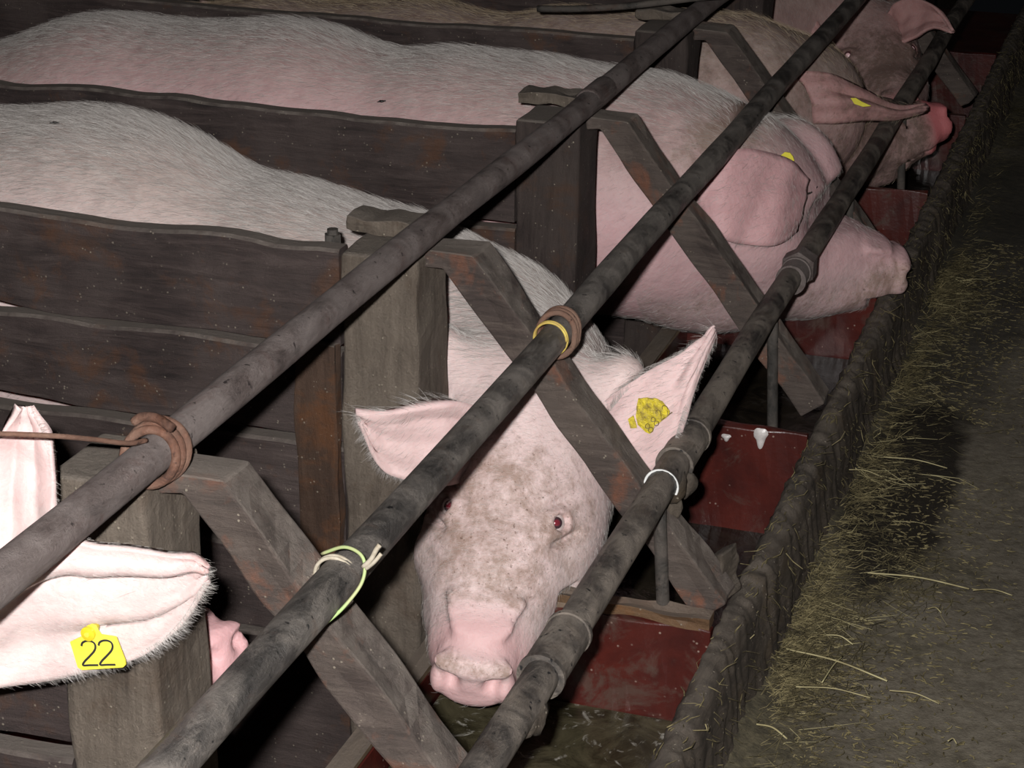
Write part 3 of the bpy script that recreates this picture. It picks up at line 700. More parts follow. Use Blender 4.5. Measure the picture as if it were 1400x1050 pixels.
class Pig:
    """head frame: x forward to the snout (disc at .335), y to the pig's left, z up"""
    def __init__(p, name, yc, nose, B, s=1.0, fine=.005, zb=0.0, xb=0.0, neck=None, body=True, coarse=.02, lying=False, tops=(.95, .98, 1.0, .98), eye=(.115, .070, .035), wide=1.0, dome=0.0):
        p.name, p.yc, p.B, p.s = name, yc, B, s
        p.O = np.array(nose) - s * (B.T @ np.array([.335, 0, -.035]))
        loc = lambda q: p.O + s * (B.T @ np.array(q, float)); p.loc = loc
        pts = np.array([loc((-.12, 0, 0)), loc((.35, 0, 0)), loc((.1, .12, .1)), loc((.1, -.12, -.15))])
        flo, fhi = pts.min(0) - .05, pts.max(0) + .05
        lo = np.array([-1.62 + xb, yc - .30, .18]) if body else flo - .1
        lo = np.minimum(lo, flo); hi = np.maximum(np.array([0.1, yc + .30, 1.1 + zb]) if body else fhi + .1, fhi)
        f = p.f = Field(*(axis_grid(l, h, a, b, fine, coarse) for l, h, a, b in zip(lo, hi, flo, fhi)))
        E = lambda c, r, k=.03, sub=False, Bx=None: f.ell(loc(c), np.array(r) * s, B if Bx is None else Bx, k * s, sub)
        C = lambda a, b, ra, rb, k=.03, sub=False: f.cone(loc(a), loc(b), ra * s, rb * s, k * s, sub)
        if body:
            z = .785 + zb; Eb = lambda c, r, k=.08: f.ell((c[0] + xb, yc + c[1], c[2] + zb), r, k=k)
            t0, t1, t2, t3 = tops; p.tops = tops
            Eb((-1.18, 0, t0 - .205), (.22, .185, .205)); Eb((-.92, 0, t1 - .215), (.30, .200, .215)); Eb((-.62, 0, t2 - .222), (.30, .212, .222))
            Eb((-.66, 0, t2 - .30), (.36, .205, .17 if lying else .20)); Eb((-.32, 0, t3 - .21), (.22, .192, .21))
            if not lying: Eb((-.26, 0, .64), (.16, .17, .16))
            if not lying:
                for sy in (-1, 1):
                    f.cone((-1.2 + xb, yc + sy * .10, .66 + zb), (-1.16 + xb, yc + sy * .115, .48 + zb), .12, .075, .06)
                    f.cone((-1.16 + xb, yc + sy * .115, .48 + zb), (-1.27 + xb, yc + sy * .115, .36), .06, .036, .03)
                    f.cone((-1.27 + xb, yc + sy * .115, .36), (-1.22 + xb, yc + sy * .115, .235), .034, .03, .02)
                    f.cone((-.25 + xb, yc + sy * .10, .60 + zb), (-.27 + xb, yc + sy * .11, .42), .075, .045, .05)
                    f.cone((-.27 + xb, yc + sy * .11, .42), (-.25 + xb, yc + sy * .11, .235), .038, .032, .02)
                tl = [(-1.38 + xb, yc, .86 + zb), (-1.43 + xb, yc + .01, .80 + zb), (-1.44 + xb, yc, .70 + zb), (-1.42 + xb, yc - .02, .62 + zb)]
                for a, b, r1, r2 in zip(tl, tl[1:], (.026, .018, .012), (.018, .012, .007)): f.cone(a, b, r1, r2, .02)
            pn = neck or [((-.18, yc, .80), .185), ((-.05, yc, .77), .165)]
            pn = list(pn) + [(tuple(loc((-.03, 0, -.01))), .112 * s)]
            prev = ((-.30 + xb, yc, tops[3] - .20 + zb), .19)
            for q in pn: f.cone(prev[0], q[0], prev[1], q[1], .06); prev = q
        # skull, forehead, jowls, muzzle, jaw
        ex, ey, ez = eye; W = wide
        E((0, 0, 0), (.115, .098, .105), .05); E((.075, 0, .015), (.10, .080, .070), .04)
        if dome: E((.10, 0, .03), (.09, .075, .07 + dome), .04)
        for sy in (-1, 1):
            E((.035, sy * .055, -.055), (.105, .055, .080), .04)
            E((.125, sy * .052 * W, -.030), (.085, .045 * W, .060), .04)        # cheek
            E((ex - .004, sy * (ey - .016), ez - .006), (.040, .024, .020), .02)   # brow
            C((-.02, sy * .078, .066), (-.035, sy * .105, .088), .034, .026, .03)  # ear root
        C((.09, 0, -.012), (.20, 0, -.026), .076 * W, .066 * W, .03); C((.20, 0, -.026), (.305, 0, -.036), .064 * W, .046, .02)
        C((.02, 0, -.085), (.20, 0, -.085), .062, .040, .03); C((.20, 0, -.085), (.270, 0, -.078), .038, .022, .015)
        for sy in (-1, 1): E((.262, sy * .040, -.056), (.045, .018, .028), .025); E((.225, sy * .048, -.062), (.03, .02, .016), .025)   # lip folds
        # snout disc with a rolled upper rim and two nostrils
        Ds = frame(B.T @ np.array([.97, 0, -.24]), B.T @ np.array([0, 0, 1.0])); p.Ds = Ds
        E((.332, 0, -.036), (.013, .045, .039), .010, Bx=Ds); E((.336, 0, -.010), (.016, .043, .0095), .006, Bx=Ds)
        for sy in (-1, 1):
            E((.349, sy * .024, -.030), (.016, .011, .012), .008, True, Ds)
            E((.336, sy * .036, -.045), (.012, .009, .016), .008, Bx=Ds)
        E((.338, 0, -.060), (.010, .028, .012), .012, Bx=Ds)
        E((.27, 0, -.078), (.070, .055, .0028), .004, True)
        E((.296, 0, -.086), (.022, .016, .010), .008)
        for k in range(5): # soft wrinkles behind the disc
            E((.309 - .011 * k, .004 * math.sin(k * 2.1), .0095 + .0022 * k), (.0034, .024 + .002 * k, .0026), .014)
        p.eye = eye; p.eyepos = []; p.eyedir = []; p.eyefr = []
        for sy in (1, -1): # socket, lid mound; the ball sits at the centre of the mound
            d = B.T @ nrm([.32, sy * .72, .58]); upv = B.T @ np.array([-.3, 0, 1.0]); fx = nrm(np.cross(upv, d)); fu = np.cross(d, fx)
            EF = np.array([fx, fu, d]); c = loc((ex, sy * ey, ez)); p.eyepos.append(c); p.eyedir.append(d); p.eyefr.append(EF)
            f.ell(c + (d * .012 + fu * .020) * s, np.array((.030, .004, .010)) * s, EF, .008 * s, True)
            f.ell(c + (d * .012 - fu * .019) * s, np.array((.024, .0035, .008)) * s, EF, .007 * s, True)
            f.ell(c, np.array((.0215, .0175, .0172)) * s, EF, .007 * s)
            f.ell(c + (d * .006 - fx * sy * .020 - fu * .006) * s, np.array((.012, .005, .008)) * s, EF, .006 * s)
        p.ears = []; p.extra = []
    def carve_eyes(p, openk=1.0, which=(0, 1)):
        for k in which:
            p.f.ell(p.eyepos[k] + p.eyedir[k] * .017 * p.s, np.array((.0130, .0088 * openk, .0130)) * p.s, p.eyefr[k], .002, True)
    def ear(p, A, Bq, bulge=.015, th=.0035, nu=30, nv=18, roll=.0, folds=()):
        """sheet between two edge lines given as 3D points from root to tip; bulge pushes the middle along the sheet normal"""
        a, b = spline(A, nu), spline(Bq, nu); u = np.linspace(0, 1, nu); v = np.linspace(0, 1, nv)
        G = a[:, None] * (1 - v)[None, :, None] + b[:, None] * v[None, :, None]
        du = np.gradient(G, axis=0); dv = np.gradient(G, axis=1); N = np.cross(du, dv); N /= np.linalg.norm(N, axis=2)[..., None] + 1e-9
        Nm = nrm(N.reshape(-1, 3).mean(0)); p.earN = Nm
        prof = np.sin(math.pi * v)[None, :] * (1 - .55 * u)[:, None]
        G = G + Nm * (bulge * prof)[..., None]
        g = np.random.default_rng(len(p.ears) + 3)
        rp = .0016 * np.sin(v[None, :] * 17 + u[:, None] * 5) + .0012 * np.sin(u[:, None] * 23 + v[None, :] * 3) + roll * (np.exp(-v / .08))[None, :] * np.sin(math.pi * np.minimum(u * 1.2, 1))[:, None]
        for (v0, wd, amp, u0, u1) in folds:
            rp = rp + amp * np.exp(-((v[None, :] - v0) / wd) ** 2) * (np.clip((u - u0) / .15, 0, 1) * np.clip((u1 - u) / .15, 0, 1))[:, None]
        G = G + Nm * rp[..., None]
        du = np.gradient(G, axis=0); dv = np.gradient(G, axis=1); N = np.cross(du, dv); N /= np.linalg.norm(N, axis=2)[..., None] + 1e-9
        t = th * (1.6 - u)[:, None] * (1 + .9 * np.exp(-v / .07) + .2 * np.exp(-(1 - v) / .07))[None, :]
        T_ = (G + N * t[..., None]).reshape(-1, 3); U_ = (G - N * t[..., None]).reshape(-1, 3)
        V = np.vstack([T_, U_]); n = nu * nv; F = []
        for i in range(nu - 1):
            for j in range(nv - 1):
                q = (i * nv + j, (i + 1) * nv + j, (i + 1) * nv + j + 1, i * nv + j + 1)
                F.append(q); F.append(tuple(x + n for x in q[::-1]))
        rim = [j for j in range(nv)] + [i * nv + nv - 1 for i in range(1, nu)] + [(nu - 1) * nv + j for j in range(nv - 2, -1, -1)] + [i * nv for i in range(nu - 2, 0, -1)]
        for x, y in zip(rim, rim[1:] + rim[:1]): F.append((x, y, y + n, x + n))
        p.ears.append((V, F, G, N)); return G, N
    def build(p, mat, label, shade=None, group='pigs in the stalls', mathair='hair', hairs=0, hairfn=None, eye='eye', eyes=(0, 1)):
        p.f.press(); V, F = p.f.mesh(); nb = len(V); Fl = [F]
        Vs = [V]; earmask = [np.zeros(nb)]
        off = nb
        for (v, f, G, N) in p.ears:
            Fl.append(np.array(f) + off); Vs.append(v); earmask.append(np.ones(len(v))); off += len(v)
        V = np.vstack(Vs); F = np.vstack(Fl); em = np.concatenate(earmask)
        org = np.array([-.6, p.yc, .2]) if V[:, 0].min() < -1 else np.array([*V.mean(0)[:2], V[:, 2].min()])
        o = mesh_obj(p.name, V, F, MAT[mat], smooth=True, origin=org)
        L = (V - p.O) @ p.B.T / p.s
        sm = lambda x, a, b: np.clip((x - a) / (b - a), 0, 1) ** 2 * (3 - 2 * np.clip((x - a) / (b - a), 0, 1))
        rr = np.sqrt((L[:, 1] / .16) ** 2 + ((L[:, 2] + .01) / .19) ** 2)
        inh = sm(L[:, 0], -.16, .08) * (1 - sm(rr, .75, 1.15)) * (1 - em)
        pink = .12 + .7 * sm(L[:, 0], .26, .31) * inh + .30 * em
        ex, ey, ez = p.eye
        ring = np.exp(-((np.abs(L[:, 1]) - ey - .008) ** 2 + (L[:, 0] - ex) ** 2 + (L[:, 2] - ez) ** 2) / .0004) * inh
        pink = np.maximum(pink, ring * .55)
        front = sm(L[:, 2], -.035, .045)
        dirt = inh * ((.52 * front * sm(L[:, 0], .03, .14) + .24) * (1 - sm(L[:, 0], .27, .305)))
        zt = np.interp(V[:, 0], [-1.3, -1.18, -.92, -.62, -.32, -.1, .15], [.9, *getattr(p, 'tops', (1, 1, 1, 1)), .92, .85])
        grey = (1 - inh) * sm(V[:, 2] - zt, -.15, -.0) * .75 * (1 - em)
        if shade: pink, dirt, grey = shade(V, L, em, pink, dirt, grey)
        ca = o.data.color_attributes.new('Col', 'FLOAT_COLOR', 'POINT')
        ca.data.foreach_set('color', np.stack([pink, dirt, grey, np.ones(len(V))], 1).astype(np.float32).ravel())
        tag(o, label, 'pig', group); p.o = o
        for k in eyes:
            c, d = p.eyepos[k], nrm(p.eyedir[k]); Vv = []; Fv = []; up = np.array([0, 0, 1.0]); bx = nrm(np.cross(up, d)); by = np.cross(d, bx)
            if hasattr(p, 'lookat'): dd = nrm(p.lookat - c); d2 = nrm(d * .4 + dd * .6); bx = nrm(np.cross(up, d2)); by = np.cross(d2, bx); d = d2
            R_ = np.stack([bx, by, d], 1)
            nu, nv = 20, 12; r = .0135 * p.s
            for i in range(nv + 1):
                for j in range(nu):
                    th = math.pi * i / nv; f_ = 2 * math.pi * j / nu; bul = 1 + .10 * math.exp(-(th / .55) ** 2)
                    Vv.append((r * bul * math.sin(th) * math.cos(f_), r * bul * math.sin(th) * math.sin(f_), r * bul * math.cos(th)))
            for i in range(nv):
                for j in range(nu): Fv.append((i * nu + j, (i + 1) * nu + j, (i + 1) * nu + (j + 1) % nu, i * nu + (j + 1) % nu))
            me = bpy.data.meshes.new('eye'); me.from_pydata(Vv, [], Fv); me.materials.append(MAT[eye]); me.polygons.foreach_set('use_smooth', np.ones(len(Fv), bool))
            eo = bpy.data.objects.new('eye', me); place(eo, c, o)
            eo.rotation_euler = Matrix(R_.tolist()).to_euler()
        if hairs: p.fur(V, F, em, L, hairs, hairfn, mathair, o)
        return o
    def fur(p, V, F, em, L, n, fn, mat, parent, name='bristles'):
        a, b, c, d = (V[F[:, i]] for i in range(4)); cr = np.cross(c - a, d - b); ar = np.linalg.norm(cr, axis=1) / 2; N = cr / (2 * ar[:, None] + 1e-12)
        ctr = (a + b + c + d) / 4; Lc = (ctr - p.O) @ p.B.T / p.s
        dens, direc, length, rad = fn(ctr, N, Lc, em[F[:, 0]])
        view = ctr - CAM; facing = (N * view).sum(1) / np.linalg.norm(view, axis=1)
        wgt = ar * dens * (facing < .35); wgt /= wgt.sum()
        idx = rng.choice(len(F), n, p=wgt); u, v = rng.random((2, n))
        P0 = a[idx] * ((1 - u) * (1 - v))[:, None] + b[idx] * (u * (1 - v))[:, None] + c[idx] * (u * v)[:, None] + d[idx] * ((1 - u) * v)[:, None]
        Nn = N[idx]; D = direc[idx] + rng.normal(size=(n, 3)) * .22
        D -= Nn * (D * Nn).sum(1)[:, None]; D /= np.linalg.norm(D, axis=1)[:, None] + 1e-9
        ln = length[idx] * rng.uniform(.5, 1.3, n); ts = np.array([0, .33, .66, 1.0]); lift = rng.uniform(.12, .55, n)
        pos = P0[:, None] + D[:, None] * (ts[None] * ln[:, None])[..., None] + Nn[:, None] * ((ts ** .8 * (1 - .45 * ts))[None] * (ln * lift)[:, None])[..., None] - Nn[:, None] * .001
        curvehair(name, pos, np.repeat((rad[idx] * rng.uniform(.6, 1.2, n))[:, None], 4, 1) * np.array([1, .9, .7, .3])[None], MAT[mat], parent)
def curvehair(name, pos, rad, mat, parent):
    n, k = pos.shape[:2]; hc = bpy.data.hair_curves.new(name); hc.add_curves([k] * n); org = ORG[parent.name]
    hc.attributes['position'].data.foreach_set('vector', (pos - org).astype(np.float32).ravel())
    if 'radius' not in hc.attributes: hc.attributes.new('radius', 'FLOAT', 'POINT')
    hc.attributes['radius'].data.foreach_set('value', rad.astype(np.float32).ravel())
    hc.materials.append(mat); ob = bpy.data.objects.new(name, hc); place(ob, org, parent); ob['kind'] = 'stuff'; return ob

def std_hair(zb, back=.034, headlen=.011, ridge=1.0):
    def fn(c, N, L, em):
        rr = np.sqrt((L[:, 1] / .16) ** 2 + ((L[:, 2] + .01) / .19) ** 2)
        head = np.clip((L[:, 0] + .12) / .22, 0, 1) * np.clip((1.2 - rr) / .4, 0, 1)
        up = np.clip((N[:, 2] - .1) / .9, 0, 1)
        dens = (.22 + ridge * up ** 2) * (1 - head) + head * .55; dens *= np.where(L[:, 0] > .30, .08, 1); dens = np.where(em > 0, .5, dens)
        dens *= (c[:, 0] > -1.25) * (c[:, 2] > .42)
        B_ = np.tile(np.array([-1.0, -.12, -.15]), (len(c), 1)); side = -np.sign(N[:, 1])
        B_[:, 2] -= .5 * (1 - up)
        ln = .014 + (back - .014) * up ** 3
        return dens, B_, ln + (headlen - ln) * head, np.where(head > .5, .00009, .00013 + .00004 * up)
    return fn

# ---- the face-on pig (stall 1)
projpx_ = lambda P: (lambda q: (700 + FPX * q[0] / q[2], 525 + FPX * q[1] / q[2]))(RT @ (np.array(P) - CAM))
def sstep(x, a, b):
    t = np.clip((x - a) / (b - a), 0, 1); return t * t * (3 - 2 * t)
pig = Pig('pig', .97, at(646, 928, .465), frame(cam2w((-.16, .67, -.71)), cam2w((.03, -.6, -.75))), s=1.06, fine=.0034, tops=(.94, .985, 1.0, .912), eye=(.158, .056, .034), wide=1.12,
          neck=[((-.17, .97, .718), .162), ((-.04, .95, .705), .138), ((.03, .87, .70), .12)])
pig.lookat = CAM; pig.carve_eyes(1.15)
pig.ear([at(668, 570, .66), at(620, 545, .62), at(565, 552, .585), at(520, 562, .565), at(486, 562, .55)],
        [at(655, 650, .64), at(605, 664, .60), at(560, 656, .585), at(520, 640, .57), at(492, 580, .55)], bulge=-.004, roll=.006, folds=((.10, .06, .006, .0, 1.1),))
G1, N1 = pig.ear([at(800, 575, .765), at(865, 522, .77), at(920, 490, .775), at(955, 468, .79), at(977, 446, .81)],
        [at(830, 660, .745), at(888, 645, .748), at(927, 600, .755), at(948, 530, .76), at(979, 455, .81)], bulge=-.016, roll=-.006)
def sh1(V, L, em, pink, dirt, grey):
    tan = np.exp(-((L[:, 0] - .343) ** 2 + (L[:, 2] + .008) ** 2) / .00022) * (np.abs(L[:, 1]) < .04)
    side = sstep(np.abs(L[:, 1]), .05, .09) * sstep(L[:, 0], .12, .2) * (L[:, 0] < .28)
    return pink * (1 - .9 * tan), dirt * (.40 + .42 * sstep(L[:, 0], .06, .15)) + .62 * tan, np.maximum(grey, .35 * side)
facepig = pig.build('skin', 'face-on pig with its head lowered between the slanted braces, yellow tag in one ear', sh1, hairs=80000, hairfn=std_hair(0))

# ---- the pig in profile (stall 2)
pig2 = Pig('pig', 1.62, at(1222, 368, 1.86), frame((.86, .46, -.13), (.13, -.20, 1)), s=1.08, fine=.0037, tops=(.90, .985, .998, .965), eye=(.14, .045, .02), wide=1.1, dome=.02,
           neck=[((-.16, 1.62, .765), .19), ((.0, 1.66, .755), .18), ((.10, 1.70, .735), .155)])
f2 = pig2.f
f2.cone(at(925, 375, 1.62), at(1010, 385, 1.71), .055, .055, .04); f2.cone(at(1010, 385, 1.71), at(1100, 388, 1.76), .052, .045, .04); f2.cone(at(1100, 388, 1.76), at(1180, 388, 1.84), .044, .032, .03)
f2.ell(at(1025, 280, 1.74), (.11, .09, .10), k=.05)
f2.ell(at(1076, 226, 1.83), (.080, .055, .080), k=.03); f2.ell(at(1090, 250, 1.82), (.07, .06, .07), k=.03)
f2.ell(at(1112, 282, 1.84), (.055, .055, .065), k=.04)
f2.cone(at(1030, 228, 1.70), at(1090, 196, 1.77), .004, .003, .008, True)
for a_, b_ in ((1.45, 1.70), (1.70, 2.05)): f2.cone((.2794 + .018, a_, .7208 + .016), (.2794 + .018, b_, .7208 + .016), .041, .041, .015, True)
lidp = f2.hit(1098, 264, 1.45, 1.95); print('eye slit', lidp)
lash = [f2.hit(a_, b_, 1.5, 2.0) - [0, .0012, 0] for a_, b_ in ((1092, 263), (1099, 265), (1106, 264), (1112, 260), (1117, 255))]
pig2.ear([at(950, 250, 1.50), at(1000, 208, 1.53), at(1045, 210, 1.58), at(1080, 222, 1.62), at(1104, 246, 1.66)],
         [at(952, 290, 1.50), at(980, 322, 1.48), at(1015, 333, 1.50), at(1060, 335, 1.53), at(1090, 316, 1.61)], bulge=-.012)
print('p2 surf', [f2.hit(a_, b_, 1.3, 2)[1] for a_, b_ in ((955, 250), (1000, 208), (1045, 210), (1080, 222), (952, 290), (980, 322), (1015, 333), (1060, 335), (1090, 318), (1074, 214), (1107, 262))])
def sh2(V, L, em, pink, dirt, grey):
    px = V @ np.array([.95, .31, 0])
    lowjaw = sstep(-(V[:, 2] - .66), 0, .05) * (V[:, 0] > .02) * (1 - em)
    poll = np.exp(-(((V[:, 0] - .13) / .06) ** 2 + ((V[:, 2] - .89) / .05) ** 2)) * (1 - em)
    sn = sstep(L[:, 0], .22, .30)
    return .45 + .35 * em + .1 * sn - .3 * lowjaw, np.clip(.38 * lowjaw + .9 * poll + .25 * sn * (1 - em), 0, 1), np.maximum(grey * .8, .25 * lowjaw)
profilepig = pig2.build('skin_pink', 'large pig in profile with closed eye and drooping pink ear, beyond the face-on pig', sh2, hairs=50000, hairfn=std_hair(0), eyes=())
e_ = mesh_obj('closed_eye', *tube(spline(lash, 16), .002, 8, rad=list(.0008 + .0022 * np.sin(np.linspace(.15, 2.7, 16)))), MAT['hair_dark'], profilepig, smooth=True); e_['label'] = 'dark line of the closed eyelid'

# ---- the third pig: folded ear forward, wet pink snout
pig3 = Pig('pig', 2.27, at(1283, 165, 2.66), frame((.80, .52, .22), (-.25, .05, 1)), s=1.02, fine=.007, tops=(.86, .90, .915, .915), neck=[((-.14, 2.27, .745), .17), ((.0, 2.31, .755), .155), ((.09, 2.40, .73), .13)], coarse=.025, wide=1.1)
print('p3 surf', [pig3.f.hit(a_, b_, 1.9, 2.8)[1] for a_, b_ in ((1095, 95), (1140, 130), (1190, 145), (1225, 150), (1280, 160))])
pig3.ear([at(1085, 98, 2.24), at(1135, 105, 2.25), at(1185, 128, 2.30), at(1225, 146, 2.36), at(1264, 143, 2.42)],
         [at(1112, 168, 2.22), at(1145, 167, 2.23), at(1185, 163, 2.28), at(1222, 163, 2.34), at(1266, 153, 2.42)], bulge=-.02, folds=((.35, .12, .008, .1, 1.0), (.6, .08, -.006, .1, 1.0)))
def sh3(V, L, em, pink, dirt, grey):
    sn = sstep(L[:, 0], .29, .32)
    return pink + sn, np.clip(dirt + .35 * (V[:, 0] > -.1) - sn, 0, 1), grey * (1 - sn)
pig3.build('skin_dark', 'third pig with tan neck and folded ear pointing at its wet red snout', sh3, hairs=14000, hairfn=std_hair(0, .03), mathair='hair_brown', eyes=())

# ---- the fourth pig: facing the aisle, flash glow of the eye painted into the pupil colour
pig4 = Pig('pig', 2.95, at(1240, 176, 2.83), frame((.40, -.90, -.12), (-.06, -.1, 1)), s=1.05, fine=.0045, tops=(.9, .93, .94, .92), eye=(.113, .064, .046), neck=[((-.20, 2.98, .76), .17), ((-.10, 3.12, .77), .15), ((.02, 3.2, .72), .12)], coarse=.025)
pig4.lookat = CAM; pig4.carve_eyes(1.3)
print('p4 surf', [pig4.f.hit(a_, b_, 2.3, 3.3)[1] for a_, b_ in ((1160, 78), (1100, 40), (1190, 20), (1235, 20), (1210, 100))], [projpx_(q) for q in pig4.eyepos])
pig4.ear([at(1125, 60, 3.02), at(1118, 20, 3.04), at(1100, -5, 3.04), at(1085, 25, 3.02), at(1082, 60, 3.0)],
         [at(1122, 62, 3.02), at(1112, 55, 3.0), at(1105, 60, 3.0), at(1098, 64, 3.0), at(1084, 63, 3.0)], bulge=.01)
pig4.ear([at(1215, 15, 3.12), at(1228, 2, 3.10), at(1250, -3, 3.08), at(1280, 10, 3.04), at(1303, 42, 3.0)],
         [at(1218, 50, 3.08), at(1230, 60, 3.05), at(1250, 52, 3.04), at(1275, 38, 3.02), at(1300, 44, 3.0)], bulge=.02)
pig4.build('skin_dark', 'fourth pig facing the aisle above the folded ear, one eye with a painted pink flash glow', hairs=8000, hairfn=std_hair(0, .02), eye='eye_painted_glow')

# ---- the nearest pig: only its two ears reach into the picture
pig0 = Pig('pig', -.33, (.125 - .085, -.385 - .03, .655), frame((.72, -.22, -.62), (.62, -.1, .75)), s=1.05, fine=.0065, tops=(.95, .98, 1.0, .97), neck=[((-.36, -.33, .80), .17), ((-.28, -.34, .80), .13)], xb=-.2, coarse=.03)
G0, N0 = pig0.ear([at(-110, 860, -.24), at(-30, 805, -.21), at(75, 746, -.18), at(140, 748, -.165), at(215, 756, -.15), at(262, 758, -.14), at(284, 776, -.135)],
        [at(-110, 950, -.24), at(-30, 942, -.20), at(60, 927, -.17), at(130, 915, -.155), at(200, 893, -.14), at(245, 860, -.135), at(285, 796, -.13)],
        bulge=.016, th=.003, nu=60, nv=36, roll=.004, folds=((.16, .07, -.010, .1, 1.1), (.32, .07, .010, .2, .9), (.60, .10, -.007, .3, 1.05), (.70, .035, .006, .4, .9)))
pig0.ear([at(-40, 790, -.17), at(-30, 730, -.15), at(-14, 640, -.13), at(4, 590, -.125), at(26, 556, -.12)],
         [at(80, 752, -.15), at(79, 720, -.14), at(75, 650, -.12), at(68, 598, -.115), at(42, 556, -.115)], bulge=.012, nu=40, nv=24)
def sh0(V, L, em, pink, dirt, grey):
    tipm = np.exp(-((V - at(280, 775, -.14)) ** 2).sum(1) / .0004) * em
    up = em * (V[:, 2] > .985)
    return np.clip(.02 + .1 * em * 0 + .65 * tipm + .22 * up, 0, 1), dirt * .1 + .35 * tipm, grey * .2 + .04 * em
nearpig = pig0.build('skin_fair', 'nearest pig, only its pale ears showing at left, one wearing the tag 22', sh0, hairs=200, hairfn=std_hair(0), eyes=())
def earfringe(c, N, L, em):
    B_ = np.tile(nrm([.75, 0, -.6]), (len(c), 1))
    return (em > 0) * 1.0, B_, np.full(len(c), .010), np.full(len(c), .00009)
def rimhair(name, P, Q, n, length, rad, mat, parent, out):
    """bristles along a rim line P, pointing away from the line Q"""
    P = spline(P, 60); Q = spline(Q, 60); i = rng.integers(0, 59, n); u = rng.random(n)[:, None]
    base = P[i] * (1 - u) + P[i + 1] * u; d = P[i] - Q[i]; d /= np.linalg.norm(d, axis=1)[:, None]; tang = P[i + 1] - P[i]; tang /= np.linalg.norm(tang, axis=1)[:, None] + 1e-9
    D = d * .8 + tang * out + rng.normal(size=(n, 3)) * .25; D /= np.linalg.norm(D, axis=1)[:, None]
    t = np.array([0, .33, .66, 1.])[None, :, None]; ln = (length * rng.uniform(.4, 1.3, n))[:, None, None]
    pos = (base - d * .004)[:, None] + D[:, None] * t * ln + tang[:, None] * (t ** 2) * ln * .25
    curvehair(name, pos, np.tile(np.array([1, .8, .6, .25]) * rad, (n, 1)), MAT[mat], parent)
A0 = [at(60, 926, -.172), at(130, 914, -.157), at(200, 892, -.142), at(245, 858, -.137), at(283, 800, -.133)]; B0 = [at(60, 760, -.17), at(120, 760, -.16), at(190, 765, -.15), at(225, 770, -.14), at(262, 775, -.137)]
rimhair('ear_fringe', A0, B0, 800, .011, .00009, 'hair', nearpig, .3)
pig0.fur(*(lambda v, f: (np.array(v), np.array(f)))(pig0.ears[0][0], pig0.ears[0][1]), np.ones(len(pig0.ears[0][0])), np.zeros((len(pig0.ears[0][0]), 3)), 9000,
         lambda c, N, L, em: (np.ones(len(c)), np.tile(nrm([.9, .1, -.25]), (len(c), 1)), np.full(len(c), .007), np.full(len(c), .00007)), 'hair', nearpig, 'ear_down')
rimhair('ear_fringe', [at(40, 556, -.115), at(60, 585, -.117), at(73, 640, -.12), at(77, 700, -.135)], [at(20, 600, -.12), at(30, 620, -.12), at(30, 650, -.12), at(30, 700, -.135)], 250, .007, .0001, 'hair', nearpig, .2)
for nm, A_, B_, par in (('ear_fringe', [at(486, 563, .55), at(493, 590, .55), at(515, 640, .57), at(555, 657, .585), at(600, 664, .60)], [at(560, 570, .57), at(570, 590, .58), at(580, 600, .585), at(590, 600, .59), at(620, 600, .60)], facepig),
                        ('ear_fringe', [at(979, 455, .81), at(948, 530, .76), at(927, 600, .735)], [at(930, 480, .77), at(900, 540, .75), at(880, 580, .74)], facepig),
                        ('ear_fringe', [at(830, 560, .75), at(865, 522, .76), at(920, 490, .77), at(955, 468, .79)], [at(850, 600, .75), at(890, 560, .76), at(930, 530, .77), at(960, 490, .79)], facepig)):
    rimhair(nm, A_, B_, 500, .009, .0001, 'hair', par, .3)

# ---- pig lying down behind the nearest post: just its wet snout shows
pigL = Pig('pig', .33, at(302, 893, .12), frame((.93, -.3, .22), (-.25, 0, 1)), s=.74, fine=.006, tops=(.56, .58, .60, .56), neck=[((-.52, .33, .42), .13), ((-.38, .26, .52), .10)], lying=True, xb=-.4, coarse=.03)
pigL.build('skin_pink', 'pig lying low in its stall, only its wet pink snout showing past the nearest post', lambda V, L, em, a, b, c: (np.ones(len(V)) * .9, b * .2, c * 0), hairs=0, eyes=())

# ---- ear tags
def projpx(P):
    q = RT @ (np.array(P) - CAM); return np.array([700 + FPX * q[0] / q[2], 525 + FPX * q[1] / q[2]])
def ypick(G, px, py):
    g = G.reshape(-1, 3); pp = np.array([projpx(q) for q in g]); i = np.argmin(((pp - [px, py]) ** 2).sum(1)); return g[i][1]
def extr(poly, y, th, name, mat, parent, bend=0.0, cx=0, crump=0.0):
    """flat tag cut from the outline poly (pixels), standing in the plane y with thickness th, triangulated as a fan grid"""
    c = np.mean(poly, 0); V = []; F = []; rings = 6; n = len(poly); g = np.random.default_rng(5)
    for side in (0, 1):
        for r in range(1, rings + 1):
            for (a, b) in poly:
                q = c + (np.array([a, b]) - c) * r / rings; dy = bend * ((q[0] - cx) / 40) ** 2 + crump * math.sin(q[0] * .45) * math.cos(q[1] * .38)
                P = at(q[0], q[1], y); P[1] += side * th + dy; V.append(P)
        P = at(*c, y); P[1] += side * th; V.append(P)
    m_ = rings * n + 1
    for side in (0, 1):
        o_ = side * m_; fs = []
        for r in range(rings - 1):
            for j in range(n): fs.append((o_ + r * n + j, o_ + r * n + (j + 1) % n, o_ + (r + 1) * n + (j + 1) % n, o_ + (r + 1) * n + j))
        for j in range(n): fs.append((o_ + m_ - 1, o_ + (j + 1) % n, o_ + j))
        F += fs if side == 0 else [f[::-1] for f in fs]
    for j in range(n): a, b = (rings - 1) * n + j, (rings - 1) * n + (j + 1) % n; F.append((a, b, b + m_, a + m_))
    return mesh_obj(name, V, F, MAT[mat], parent)
